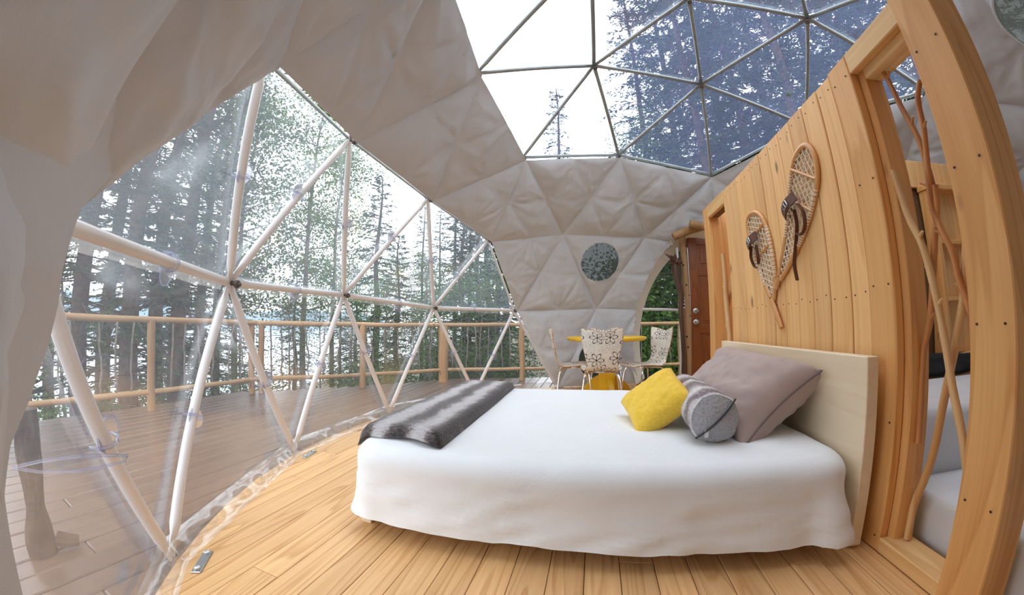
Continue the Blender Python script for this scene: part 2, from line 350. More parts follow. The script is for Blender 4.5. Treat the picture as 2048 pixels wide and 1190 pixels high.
MT['nail'] = plain('nail_head', (.05, .035, .03), .5, metal=.6)
MT['sub'] = plain('dark_joint_board', (.16, .08, .03), .8)  # dark brown backing board that shows in the plank joints
MT['white'] = plain('white_plastic', (.82, .81, .79), .4)
MT['spruce'] = leafmat('spruce_needles', (.016, .036, .016), (.045, .085, .030), .25)
MT['leaf'] = leafmat('broad_leaves', (.06, .14, .03), (.16, .27, .06), .45)
MT['leafdark'] = leafmat('dark_leaves', (.035, .09, .02), (.11, .20, .045), .4)  # darker green leaf mix for some crowns and shrubs
MT['ground'] = plain('forest_floor', (.09, .075, .045), .95, bump=1, bscale=3, var=.5)
MT['water'] = plain('lake_water', (.10, .13, .14), .12, spec=.6, bump=.06, bscale=1.5)
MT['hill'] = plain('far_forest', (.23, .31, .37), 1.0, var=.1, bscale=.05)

# ------------------------------------------------------------------ dome geometry (three-frequency geodesic, 5/8 sphere)
R = 3.05; Z0 = 0.1831 * R
def dome_vertices():
    z = 1 / math.sqrt(5); r = 2 * z; rot = math.radians(54)
    ap = Vector((0, 0, 1))
    U = [Vector((r * math.cos(2 * PI * i / 5 + rot), r * math.sin(2 * PI * i / 5 + rot), z)) for i in range(5)]
    Lw = [Vector((r * math.cos(2 * PI * (i + .5) / 5 + rot), r * math.sin(2 * PI * (i + .5) / 5 + rot), -z)) for i in range(5)]
    V = {('T', 0): ap}
    for i in range(5):
        u, u2, l, lm = U[i], U[(i + 1) % 5], Lw[i], Lw[(i - 1) % 5]
        V['E', i] = 2 * ap + u; V['D', 2 * i] = ap + 2 * u; V['D', 2 * i + 1] = ap + u + u2
        V['C', 3 * i] = u; V['C', 3 * i + 1] = 2 * u + u2; V['C', 3 * i + 2] = u + 2 * u2
        V['B', 3 * i] = 2 * u + l; V['B', 3 * i + 1] = u + u2 + l; V['B', 3 * i + 2] = 2 * u2 + l
        V['A', 3 * i] = u + lm + l; V['A', 3 * i + 1] = u + 2 * l; V['A', 3 * i + 2] = u2 + 2 * l
    W = {}
    for k, v in V.items():
        p = v.normalized() * R + Vector((0, 0, Z0))
        if k[0] == 'A':
            s = math.sqrt(R * R - Z0 * Z0) / math.hypot(p.x, p.y); p = Vector((p.x * s, p.y * s, 0.02))
        W[k] = p
    return W
HUB = dome_vertices()
CEN = Vector((0, 0, Z0))
def inset(p, d):
    q = p - CEN; return CEN + q * ((q.length - d) / q.length)
def K(row, i): return (row, i % {'T': 1, 'E': 5, 'D': 10, 'C': 15, 'B': 15, 'A': 15}[row])
TRI = []
for i in range(5):
    TRI.append((K('T', 0), K('E', i), K('E', i + 1)))
    TRI += [(K('E', i), K('D', 2 * i), K('D', 2 * i + 1)), (K('E', i), K('D', 2 * i - 1), K('D', 2 * i)), (K('E', i), K('D', 2 * i + 1), K('E', i + 1))]
    TRI += [(K('D', 2 * i), K('C', 3 * i), K('C', 3 * i + 1)), (K('D', 2 * i), K('C', 3 * i - 1), K('C', 3 * i)), (K('D', 2 * i), K('C', 3 * i + 1), K('D', 2 * i + 1)),
            (K('D', 2 * i + 1), K('C', 3 * i + 1), K('C', 3 * i + 2)), (K('D', 2 * i + 1), K('C', 3 * i + 2), K('D', 2 * i + 2))]
for i in range(15):
    TRI += [(K('C', i), K('B', i), K('C', i + 1)), (K('C', i), K('B', i - 1), K('B', i)), (K('B', i), K('A', i), K('A', i + 1)), (K('B', i), K('A', i + 1), K('B', i + 1))]
SKY = [t for t in TRI if t[0][0] in 'TE']
def fs(*a): return frozenset(a)
WIN_S = set()
for a in [(('B', 0), ('C', 0), ('C', 1)), (('B', 0), ('B', 1), ('C', 1)), (('B', 1), ('C', 1), ('C', 2)), (('B', 1), ('B', 2), ('C', 2)), (('B', 2), ('C', 2), ('C', 3)), (('B', 2), ('B', 3), ('C', 3)), (('B', 14), ('B', 0), ('C', 0)),
          (('A', 14), ('A', 0), ('B', 14)), (('A', 0), ('B', 14), ('B', 0)), (('A', 0), ('A', 1), ('B', 0)), (('A', 1), ('B', 0), ('B', 1)), (('A', 1), ('A', 2), ('B', 1)), (('A', 2), ('B', 1), ('B', 2)), (('A', 2), ('A', 3), ('B', 2)), (('A', 3), ('B', 2), ('B', 3)), (('A', 3), ('A', 4), ('B', 3))]:
    WIN_S.add(frozenset(a))
WIN = [t for t in TRI if frozenset(t) in WIN_S]
LIN = [t for t in TRI if t not in SKY and t not in WIN]

# ------------------------------------------------------------------ floor
floor = MB(); floor.lathe([(2.99, -.10), (2.99, -.026)], 90); floor = floor.build('floor', MT['sub'], ang=30)
setp(floor, 'round floor of honey pine planks under the bed and table', 'floor', kind='structure')
PW = .1255; rf = 2.985
y = .146 - PW * 25
while y < rf:
    y0, y1 = max(y + .0012, -rf + .01), min(y + PW - .0012, rf - .01)
    if y1 - y0 > .02:
        xa, xb = math.sqrt(rf * rf - y0 * y0), math.sqrt(rf * rf - y1 * y1)
        cuts = []
        c = -3 + random.uniform(.4, 2.2)
        while c < 3: cuts.append(c); c += random.uniform(1.7, 3.0)
        m = min(xa, xb)
        cuts = [c for c in cuts if -m + .3 < c < m - .3]
        ends = [(-xa, -xb)] + [(c, c) for c in cuts] + [(xa, xb)]
        for e0, e1 in zip(ends, ends[1:]):
            a0 = (e0[0] + .001, e0[1] + .001); a1 = (e1[0] - .001, e1[1] - .001)
            zt = -.0008 * random.random(); b = MB()
            vs = [(a0[0], y0, -.024), (a1[0], y0, -.024), (a1[1], y1, -.024), (a0[1], y1, -.024),
                  (a0[0], y0, zt - .0015), (a1[0], y0, zt - .0015), (a1[1], y1, zt - .0015), (a0[1], y1, zt - .0015),
                  (a0[0] + .0015, y0 + .0018, zt), (a1[0] - .0015, y0 + .0018, zt), (a1[1] - .0015, y1 - .0018, zt), (a0[1] + .0015, y1 - .0018, zt)]
            fsx = [(3, 2, 1, 0), (8, 9, 10, 11)]
            for q in range(4):
                w = (q + 1) % 4; fsx += [(q, w, w + 4, q + 4), (q + 4, w + 4, w + 8, q + 8)]
            b.add(vs, fsx).build('plank', MT['floor'], floor, smooth=False)
    y += PW

# ------------------------------------------------------------------ dome frame: struts and hubs
frame = setp(empty('dome_frame', (0, 0, 0)), 'geodesic frame of bolted tubes carrying the dome, window and skylight', 'dome frame', kind='structure')
def strut(a, b, rad, mat):
    A, B = HUB[a], HUB[b]; d = (B - A).normalized(); L_ = (B - A).length
    out = ((A + B) / 2 - CEN).normalized()
    P = []; F = []; rr = []
    for t, fl, r_ in ((.0, (.35, 1.25), .8), (.055, (.35, 1.25), .9), (.10, (1, 1), 1), (.5, (1, 1), 1), (.90, (1, 1), 1), (.945, (.35, 1.25), .9), (1.0, (.35, 1.25), .8)):
        P.append(A + d * (L_ * t)); F.append(fl); rr.append(rad * r_)
    # orient so that the flattened ends lie in the dome surface
    m = MB(); n = 10; vs = []; w = d.cross(out).normalized()
    for p, f, r_ in zip(P, F, rr):
        for j in range(n):
            an = 2 * PI * j / n; vs.append(p + out * (math.cos(an) * r_ * f[0]) + w * (math.sin(an) * r_ * f[1]))
    fc = [(i * n + j, i * n + (j + 1) % n, (i + 1) * n + (j + 1) % n, (i + 1) * n + j) for i in range(len(P) - 1) for j in range(n)]
    fc += [tuple(range(n))[::-1], tuple((len(P) - 1) * n + j for j in range(n))]
    m.add(vs, fc).build('strut', mat, frame, ang=50)
done = set(); hubs = {}
for tri, rad, mat in [(t, .0185, MT['galv']) for t in SKY] + [(t, .0215, MT['whitepipe']) for t in WIN]:
    for a, b in ((tri[0], tri[1]), (tri[1], tri[2]), (tri[2], tri[0])):
        if a[0] == 'A' and b[0] == 'A': continue
        e = frozenset((a, b))
        if e in done: continue
        done.add(e)
        if a[0] == b[0] == 'C': strut(a, b, .011, MT['galv'])
        elif e == frozenset((('C', 0), ('B', 14))): strut(a, b, .014, MT['whitepipe'])
        else: strut(a, b, rad, mat)
        hubs.setdefault(a, rad); hubs.setdefault(b, rad)
for a, b in ((('B', 13), ('B', 12)), (('B', 12), ('B', 11))):
    strut(a, b, .021, MT['whitepipe'])
hubm = MB(); hubm.lathe([(.034, -.008), (.034, .0), (.012, .002), (.012, .03), (.021, .031), (.021, .045), (.010, .047), (.010, .058)], 12)
hubme = hubm.mesh('hub', MT['bolt'], True, 40)
for k, rad in hubs.items():
    if k[0] == 'A': continue
    o = link('hub', hubme, frame); inw = (CEN - HUB[k]).normalized()
    o.location = HUB[k] + inw * .004; o.rotation_euler = inw.to_track_quat('Z', 'Y').to_euler()
for i in list(range(0, 5)) + [14]:
    p = HUB['A', i]; inn = Vector((-p.x, -p.y, 0)).normalized(); tg = Vector((-inn.y, inn.x, 0))
    b = MB(); mt = Matrix((tg, inn, Vector((0, 0, 1)))).transposed().to_4x4(); mt.translation = p.xy.to_3d() + inn * .115
    b.box(-.07, .07, -.019, .019, 0, .006, bev=.003, mat=mt)
    for sx in (-.05, .05):
        q = mt.copy(); q.translation = mt @ Vector((sx, 0, .006)); b.lathe([(.013, 0), (.013, .008), (.006, .012)], 8, q)
    b.build('base_plate', MT['steel'], frame)

# ------------------------------------------------------------------ bay window of clear film
win = setp(empty('window_1'), 'large faceted clear vinyl window wet with rain, facing the deck', 'window', kind='structure')
def tri_film(t, parent, mat, out, n=6, bow=.012):
    A, B, C = (inset(HUB[k], -out) for k in t); b = MB(); idx = {}; vs = []
    nn = ((A + B + C) / 3 - CEN).normalized()
    for i in range(n + 1):
        for j in range(n + 1 - i):
            l2, l3 = i / n, j / n; l1 = 1 - l2 - l3; idx[i, j] = len(vs)
            vs.append(A * l1 + B * l2 + C * l3 - nn * (bow * 27 * l1 * l2 * l3))
    fc = []
    for i in range(n):
        for j in range(n - i):
            fc.append((idx[i, j], idx[i + 1, j], idx[i, j + 1]))
            if i + j < n - 1: fc.append((idx[i + 1, j], idx[i + 1, j + 1], idx[i, j + 1]))
    return b.add(vs, fc).build('pane', mat, parent, ang=None)
for t in WIN: tri_film(t, win, MT['filmlow'] if any(k[0] == 'A' for k in t) else MT['film'], .034)
# film hem lying along the floor
chain = [HUB['A', i] for i in (4, 3, 2, 1, 0, 14)]
path = []
for p, q in zip(chain, chain[1:]):
    for k in range(26): path.append(p.lerp(q, k / 26))
path.append(chain[-1])
sk = MB(); prof = [(-.03, .085), (.0, .072), (.022, .04), (.04, .010), (.065, .004)]
def skf(u, v):
    i = min(int(u * (len(path) - 1)), len(path) - 2); t = u * (len(path) - 1) - i
    p = path[i].lerp(path[i + 1], t); inn = Vector((-p.x, -p.y, 0)).normalized()
    a = v * 4; k = min(int(a), 3); f = a - k
    o = prof[k][0] * (1 - f) + prof[k + 1][0] * f; z = prof[k][1] * (1 - f) + prof[k + 1][1] * f
    wv = noise.noise(Vector((u * 34, v * 1.2, 0))) * .016 + noise.noise(Vector((u * 90, v * 2, 5))) * .006
    return Vector((p.x, p.y, 0)) + inn * (o + wv) + Vector((0, 0, max(.003, z + wv * .6)))
sk.grid(skf, 260, 8).build('hem', MT['milky'], win, ang=None)
# film sleeves hanging below the horizontal ring of struts
for i0, i1 in ((14, 0), (0, 1), (1, 2), (2, 3)):
    A, B = HUB['B', i0], HUB['B', i1]
    MB().grid(lambda u, v: inset(A.lerp(B, .06 + .88 * u), -.012 - .008 * v) + Vector((0, 0, -.015 - (.032 + .012 * noise.noise(Vector((u * 5, i0, 0)))) * v)), 14, 2).build('sleeve', MT['milky'], win, ang=None)
# plastic clips around the struts
cl = MB()
ring = [Vector((.056 * math.cos(a), .044 * math.sin(a), 0)) for a in [2 * PI * k / 20 for k in range(20)]]
ring = [p + Vector((.026, 0, 0)) for p in ring]; cl.tube(ring + [ring[0]], .0035, 6, cap=False)
cl.grid(lambda u, v: Vector((.026 + .056 * v * math.cos(2 * PI * u), .044 * v * math.sin(2 * PI * u), .002)), 20, 2, closeu=True)
cl.tube([(-.030, 0, -.03), (-.032, 0, .0), (-.022, 0, .028), (0, 0, .038), (.022, 0, .028), (.032, 0, .0), (.030, 0, -.03)], .006, 6)
clme = cl.mesh('clip', MT['clip'], True, None)
seen = set()
for t in WIN:
    for a, b in ((t[0], t[1]), (t[1], t[2]), (t[2], t[0])):
        e = frozenset((a, b))
        if e in seen or (a[0] == b[0] == 'A') or (a[0] == b[0] == 'C'): continue
        seen.add(e)
        if e in (fs(('B', 14), ('A', 14)), fs(('C', 0), ('B', 14)), fs(('B', 3), ('C', 3)), fs(('B', 3), ('A', 4))): continue
        o = link('clip', clme, win); fr = .5 + random.uniform(-.06, .06); p = HUB[a].lerp(HUB[b], fr); d = (HUB[b] - HUB[a]).normalized(); inw = (CEN - p).normalized()
        xx = d.cross(inw).normalized(); zz = xx.cross(d).normalized()
        m = Matrix((xx, d, zz)).transposed().to_4x4(); m.translation = p + zz * .002; o.matrix_world = m

# loose loop of clear plastic strap on the nearest strut
b = MB(); lp_ = [(-2.228, 2.216, 0.534), (-2.164, 2.208, 0.539), (-2.095, 2.193, 0.539), (-2.025, 2.173, 0.534), (-1.961, 2.148, 0.524), (-1.97, 2.147, 0.512), (-2.031, 2.166, 0.505), (-2.102, 2.184, 0.505), (-2.169, 2.202, 0.515)]; b.tube(lp_ + lp_[:1], .0042, 6, cap=False); b.build('strap_loop', MT['clip'], win, ang=None)

# ------------------------------------------------------------------ skylight
sky = setp(empty('ceiling'), 'clear vinyl skylight of triangular panes over the dome top', 'skylight', kind='structure')
for t in SKY: tri_film(t, sky, MT['skyfilm'], .022)

# ------------------------------------------------------------------ quilted liner
lin = setp(empty('wall_dome'), 'taupe quilted fabric liner covering the inside of the dome', 'wall', kind='structure')
LI = .075
EC = (-.75, .6); EA, EB = 1.12, 1.62
RW = [Vector((2.5221, .8611, 1.7759)), Vector((2.775, .93, .36)), Vector((-1.2904, -1.7605, 2.5131)), Vector((.1, -2.55, 1.7))]
RWD = [(p - CEN).normalized() for p in RW]; RWA = .285 / 2.93
def cut(p):
    if p.x > 1.5 and ((p.y - EC[0]) / EA) ** 2 + ((p.z - EC[1]) / EB) ** 2 < 1: return True
    d = (p - CEN).normalized()
    return any(d.angle(w) < RWA for w in RWD[:3])
def near_cut(t):
    ps = [HUB[k] for k in t]; c = (ps[0] + ps[1] + ps[2]) / 3
    if c.x > 1.8 and -2.3 < c.y < 1.2: return True
    return any(((c - CEN).normalized()).angle(w) < .42 for w in RWD[:3])
def liner_point(t, l1, l2, l3):
    P = [inset(HUB[k], LI) for k in t]
    if t[0][0] != 'A':
        pass
    P = [Vector((p.x, p.y, .004)) if k[0] == 'A' else p for p, k in zip(P, t)]
    mid = lambda a, b: inset((a + b) / 2, .01)
    M12, M23, M31 = mid(P[0], P[1]), mid(P[1], P[2]), mid(P[2], P[0])
    if l1 >= .5: Q, c = (P[0], M12, M31), (2 * l1 - 1, 2 * l2, 2 * l3)
    elif l2 >= .5: Q, c = (M12, P[1], M23), (2 * l1, 2 * l2 - 1, 2 * l3)
    elif l3 >= .5: Q, c = (M31, M23, P[2]), (2 * l1, 2 * l2, 2 * l3 - 1)
    else: Q, c = (M23, M31, M12), (1 - 2 * l1, 1 - 2 * l2, 1 - 2 * l3)
    p = Q[0] * c[0] + Q[1] * c[1] + Q[2] * c[2]
    nn = (CEN - p).normalized()
    bulge = (max(0, 27 * c[0] * c[1] * c[2])) ** .7 * .028 * (.75 + .9 * noise.noise(p * 2.1)) + (max(0, 27 * l1 * l2 * l3)) ** .8 * .028
    # sagging of the outer seams between their ties and small gathers
    edge = min(l1, l2, l3)
    pin = max(c)
    gather = noise.noise(p * 7.0) * .014 * (1 - pin) + noise.noise(Vector((p.x * 4, p.y * 4, p.z * 16))) * .016 * (1 - pin) * min(1, edge * 12 + .15)
    wr_ = 0
    for qi, ci in zip(Q, c):
        dv_ = p - qi; dl = dv_.length
        if dl > 1e-4:
            h_ = (abs(qi.x * 7.31 + qi.y * 3.77 + qi.z * 5.13) * 10) % 6.28
            a_ = noise.noise(dv_ / dl * 4.2 + Vector((h_, 0, 0))) + .6 * noise.noise(dv_ / dl * 9 + Vector((0, h_, 0)))
            wr_ += a_ * math.exp(-dl / .26) * min(1, dl / .08) * min(1, ci * 5)
    q = p + nn * (bulge + gather + .028 * wr_)
    q.z -= .012 * min(1, 6 * edge) * (1 - pin) * (1 if q.z > .2 else 0)
    q.z = max(q.z, .004)
    return q
for t in LIN:
    cutp = near_cut(t); n = 36
    b = MB(); idx = {}; vs = []
    for i in range(n + 1):
        for j in range(n + 1 - i):
            l2, l3 = i / n, j / n; idx[i, j] = len(vs); vs.append(liner_point(t, 1 - l2 - l3, l2, l3))
    fc = []
    for i in range(n):
        for j in range(n - i):
            fc.append((idx[i, j], idx[i, j + 1], idx[i + 1, j]))
            if i + j < n - 1: fc.append((idx[i + 1, j], idx[i, j + 1], idx[i + 1, j + 1]))
    if cutp: fc = [f for f in fc if not cut((vs[f[0]] + vs[f[1]] + vs[f[2]]) / 3)]
    if fc: b.add(vs, fc).build('liner_panel', MT['liner'], lin, ang=None)
# loose edge of the liner hanging past the window on the near side
edge = [(-1.626, 2.096, 1.803), (-1.769, 2.079, 1.625), (-1.903, 2.031, 1.475), (-2.017, 1.991, 1.303), (-2.092, 1.952, 1.189), (-2.165, 1.88, 1.076), (-2.186, 1.858, .965), (-2.185, 1.874, .90), (-2.199, 1.871, .833), (-2.239, 1.834, .748), (-2.28, 1.787, .693), (-2.302, 1.762, .63), (-2.312, 1.75, .5), (-2.33, 1.74, .3), (-2.36, 1.75, .01)]
edge = [Vector(e) for e in edge]
def flap(u, v):
    a = v * (len(edge) - 1); i = min(int(a), len(edge) - 2); p = edge[i].lerp(edge[i + 1], a - i)
    hr = math.hypot(p.x, p.y); an = math.atan2(p.y, p.x)
    an2 = an + u * (.18 + .1 * v); r2 = hr + u * .015 - math.sin(PI * u) * .012
    w = noise.noise(Vector((u * 3, v * 5, 2))) * .02 * u
    up = u * .10 * max(0, 1 - v * 2.2)
    return Vector(((r2 + w) * math.cos(an2), (r2 + w) * math.sin(an2), max(.004, p.z + up)))
MB().grid(flap, 10, 56).build('liner_flap', MT['liner'], lin, ang=None)

# round vent windows
for i, lab in ((0, 'round dark mesh vent window in the liner above the dining table'), (1, 'low round dark vent window behind the dining chairs'), (2, 'round dark vent window high above the partition at the right edge')):
    w = setp(empty('window_%d' % (i + 2)), lab, 'window', kind='structure')
    d = RWD[i]; rr = 2.945 if i != 2 else 2.96
    c = CEN + d * (2.865 if i != 1 else 2.84); q = (-d).to_track_quat('Z', 'Y').to_matrix().to_4x4(); q.translation = c
    r0 = .28
    b = MB(); b.grid(lambda u, v: q @ Vector((r0 * v * math.cos(2 * PI * u), r0 * v * math.sin(2 * PI * u), -.006 * (1 - v * v))), 40, 4, closeu=True); b.build('screen', MT['mesh'], w, ang=None)
    b = MB(); b.grid(lambda u, v: q @ Vector(((r0 - .004 + .052 * v) * math.cos(2 * PI * u), (r0 - .004 + .052 * v) * math.sin(2 * PI * u), .008 * math.sin(PI * v) - .05 * v * v + .002)), 48, 5, closeu=True); b.build('rim', MT['liner'], w, ang=None)

# arched side window beside the door
w2 = setp(empty('window_5'), 'arched clear side window with cream border left of the door', 'window', kind='structure')
def arch_pt(th, s, rr):
    yy = EC[0] + EA * s * math.cos(th); zz = EC[1] + EB * s * math.sin(th)
    return Vector((math.sqrt(max(.1, rr * rr - yy * yy - (zz - Z0) ** 2)), yy, zz))
th0, th1 = -math.asin(.58 / EB), PI * .58
b = MB(); b.grid(lambda u, v: arch_pt(th0 + (th1 - th0) * u, 1.035 - .135 * v, 2.93 + .025 * math.sin(PI * v) * .0 + .05 * v - .03 * (1 - v)), 60, 5); b.build('border', MT['cream'], w2, ang=None)
b = MB(); b.grid(lambda u, v: arch_pt(th0 + (th1 - th0) * u, .93 * (1 - v) + .05 * v, 3.0), 40, 8); b.build('pane', MT['clearfilm'], w2, ang=None)

# ------------------------------------------------------------------ partition wall
YW = -.10
wall = MB(); wall.box(-1.20, .885, YW - .10, YW - .024, .02, 1.90); 
# leave the far slot free: build the core from three pieces
wall = MB(); wall.box(-1.06, .36, YW - .10, YW - .024, .02, 1.90); wall.box(.775, .885, YW - .10, YW - .024, .02, 1.90); wall.box(.36, .775, YW - .10, YW - .024, 1.83, 1.90)
wall = wall.build('wall_right', MT['sub'], smooth=False)
setp(wall, 'pine plank partition wall behind the bed with two tall openings', 'wall', kind='structure')
xs = [.373, .231, .101, -.029, -.16, -.29, -.418, -.555, -.688, -.823, -.966, -1.081]
nails = []
for x1, x0 in zip(xs, xs[1:]):
    b = MB(); dy = random.uniform(-.002, .002); b.box(x0 + .0025, x1 - .0025, YW - .024, YW + dy, .005, 1.932 + random.uniform(-.004, .002), bev=.004); b.build('plank', MT['plankz'], wall, smooth=False)
    b = MB(); b.box(x0 + .0015, x1 - .0015, YW - .124, YW - .101, .005, 1.93, bev=.003); b.build('plank', MT['plankz'], wall, smooth=False)
    for z in (.06, .98, 1.88):
        for fx in (.22, .78): nails.append((x0 + (x1 - x0) * fx, YW + dy, z + random.uniform(-.012, .012)))
for x0, x1, z0, z1, yy in ((.767, .90, .005, 1.935, .0), (.373, .767, 1.825, 1.935, .002)):
    b = MB(); b.box(x0, x1, YW - .03, YW + yy + .002, z0, z1, bev=.004); b.build('trim_board', MT['beamz'] if z0 < 1 else MT['beamx'], wall, smooth=False)
# recess behind the far slot
for k in range(3):
    b = MB(); b.box(.36 + k * .138, .36 + (k + 1) * .138 - .003, YW - .27, YW - .25, .01, 1.9, bev=.003); b.build('recess_plank', MT['plankz'], wall, smooth=False)
for x0, x1 in ((.345, .373), (.767, .80)):
    b = MB(); b.box(x0, x1, YW - .25, YW - .025, .01, 1.9, bev=.003); b.build('reveal_board', MT['beamz'], wall, smooth=False)
# near opening: post, liner board, header, jamb, sill
for nm, x0, x1, y0, y1, z0, z1, mt in (('post', -1.213, -1.083, YW - .035, YW + .004, .003, 1.935, 'beamz'), ('reveal_board', -1.245, -1.20, YW - .125, YW - .036, .003, 1.925, 'beamz'), ('post_core', -1.20, -1.07, YW - .10, YW - .036, .003, 1.92, 'beamz'),
                                   ('header', -1.52, -1.213, YW - .036, YW + .002, 1.842, 1.938, 'beamx'), ('inner_header', -1.52, -1.245, YW - .125, YW - .037, 1.80, 1.90, 'beamx'),
                                   ('sill', -1.52, -1.213, YW - .13, YW + .004, .003, .062, 'beamx'), ('jamb', -1.662, -1.512, YW - .04, YW + .004, .003, 2.06, 'beamz'), ('jamb_back', -1.655, -1.525, YW - .13, YW - .041, .003, 2.05, 'beamz')):
    b = MB(); b.box(x0, x1, y0, y1, z0, z1, bev=.004); b.build(nm, MT[mt], wall, smooth=False)
nails += [(x, YW + .006, z) for x in (-1.54, -1.63) for z in (.35, .85, 1.3, 1.7)] + [(x, YW + .006, z) for x in (-1.11, -1.19) for z in (.06, .5, 1.0, 1.4, 1.85)]
b = MB()
for (x, y_, z) in nails: b.lathe([(.0042, 0), (.0034, .0018)], 6, Matrix.Translation((x, y_ - .0003, z)) @ Matrix.Rotation(-PI / 2, 4, 'X'))
setp(b.build('nail_heads', MT['nail'], wall), kind='stuff')

# nook behind: cross wall with a shelf niche
nook = MB(); nook.box(-.275, -.20, -2.55, -.23, .0, 1.88); nook = nook.build('wall_nook', MT['sub'], smooth=False)
setp(nook, 'plank half wall with a shelf niche inside the nook behind the partition', 'wall', kind='structure')
yy = -.22; k = 0
while yy > -2.5:
    y1 = yy; y0 = yy - .128; yy = y0
    inn = y0 < -1.30 and y1 > -1.78
    for z0, z1 in (((.0, .55), (1.74, 1.935)) if inn else ((.0, 1.935),)):
        b = MB(); b.box(-.302, -.276, y0 + .0015, y1 - .0015, z0, z1, bev=.003); b.build('plank', MT['plankz'], nook, smooth=False)
shf = setp(empty('shelf_niche', (-.35, -1.555, 0)), 'small open pine shelf niche on the nook wall behind crossed branches', 'shelf')
for nm, a in (('side', (-.04, .06, .19, .225, .56, 1.74)), ('side', (-.04, .06, -.225, -.19, .56, 1.74)), ('top', (-.045, .06, -.235, .235, 1.705, 1.74)), ('shelf', (-.04, .06, -.19, .19, 1.335, 1.36)), ('shelf', (-.04, .06, -.19, .19, .965, .99)), ('shelf', (-.045, .06, -.19, .19, .60, .63))):
    b = MB(); b.box(*a, bev=.003); b.build(nm, MT['beamz'], shf, smooth=False)
for k in range(3):
    b = MB(); b.box(.048, .0595, -.19 + k * .1267, -.19 + (k + 1) * .1267 - .003, .63, 1.705); b.build('back_board', MT['plankz'], shf, smooth=False)

def softbox(name, x0, x1, y0, y1, z0, z1, mat, r=.04, amp=.004, label=None, cat=None):
    b = MB(); hx, hy, hz = (x1 - x0) / 2, (y1 - y0) / 2, (z1 - z0) / 2; n = 14
    def face(ax, sg):
        def fn(u, v):
            a, c = 2 * u - 1, 2 * v - 1; p = [0, 0, 0]; p[ax] = sg; p[(ax + 1) % 3] = a * sg; p[(ax + 2) % 3] = c
            q = Vector((p[0] * hx, p[1] * hy, p[2] * hz)); core = Vector((max(-hx + r, min(hx - r, q.x)), max(-hy + r, min(hy - r, q.y)), max(-hz + r, min(hz - r, q.z))))
            d = q - core
            if d.length > 1e-6: q = core + d.normalized() * r
            w = noise.noise(q * 6 + Vector((x0, y0, 3))) * amp
            return q * (1 + w / max(hx, hy))
        b.grid(fn, n, n)
    for ax in range(3):
        for sg in (-1, 1): face(ax, sg)
    me = b.mesh(name, mat, True, None)
    bm = bmesh.new(); bm.from_mesh(me); bmesh.ops.remove_doubles(bm, verts=bm.verts, dist=.0005); bmesh.ops.recalc_face_normals(bm, faces=bm.faces); bm.to_mesh(me); bm.free()
    o = link(name, me); o.location = ((x0 + x1) / 2, (y0 + y1) / 2, (z0 + z1) / 2)
    return setp(o, label, cat)
softbox('day_bed_mattress', -2.15, -1.10, -1.45, -.27, .0, .245, MT['greyblk'], .05, label='low white mattress on the nook floor just inside the near opening', cat='mattress')
softbox('mattress_block', -1.09, -.42, -1.75, -.25, .0, .50, MT['greyblk'], .035, label='taller white mattress block in the nook behind the low mattress', cat='mattress')
def lumpy(name, loc, sx, sy, sz, mat, seed, label, cat, amp=.35):
    b = MB()
    def fn(u, v):
        th = PI * v; ph = 2 * PI * u; p = Vector((math.sin(th) * math.cos(ph), math.sin(th) * math.sin(ph), math.cos(th)))
        q = Vector(tuple(math.copysign(abs(c) ** .6, c) for c in p)); f = 1 + amp * noise.noise(p * 2.3 + Vector((seed, 0, 0))) + amp * .4 * noise.noise(p * 6 + Vector((0, seed, 0)))
        return Vector((q.x * sx * f, q.y * sy * f, max(-sz, q.z * sz * f)))
    b.grid(fn, 28, 16, closeu=True); o = b.build(name, mat, ang=None); o.location = loc
    return setp(o, label, cat)
lumpy('black_blanket', (-.372, -1.15, .565), .05, .55, .068, MT['black'], 3, 'crumpled black blanket along the back of the white mattress block', 'blanket', .3)

# ------------------------------------------------------------------ bed
bed = setp(empty('bed', (-.405, 1.0, 0)), 'low platform bed with pale birch headboard against the plank wall', 'bed')
b = MB(); b.box(-.765, .76, -1.052, -1.0, .012, .742, bev=.003); b.build('headboard', MT['birch'], bed, smooth=False)
b = MB(); b.box(-.70, .70, -.99, .96, .075, .14, bev=.004); b.build('platform', MT['beamx'], bed, smooth=False)
for sx in (-.735, .675):
    for sy in (-.95, .94):
        b = MB(); b.box(sx, sx + .06, sy, sy + .05, 0, .09, bev=.003); b.build('leg', MT['birch'], bed, smooth=False)
b = MB(); b.box(-.72, .72, -.985, .97, .142, .345, bev=.04); b.build('mattress', MT['greyblk'], bed)
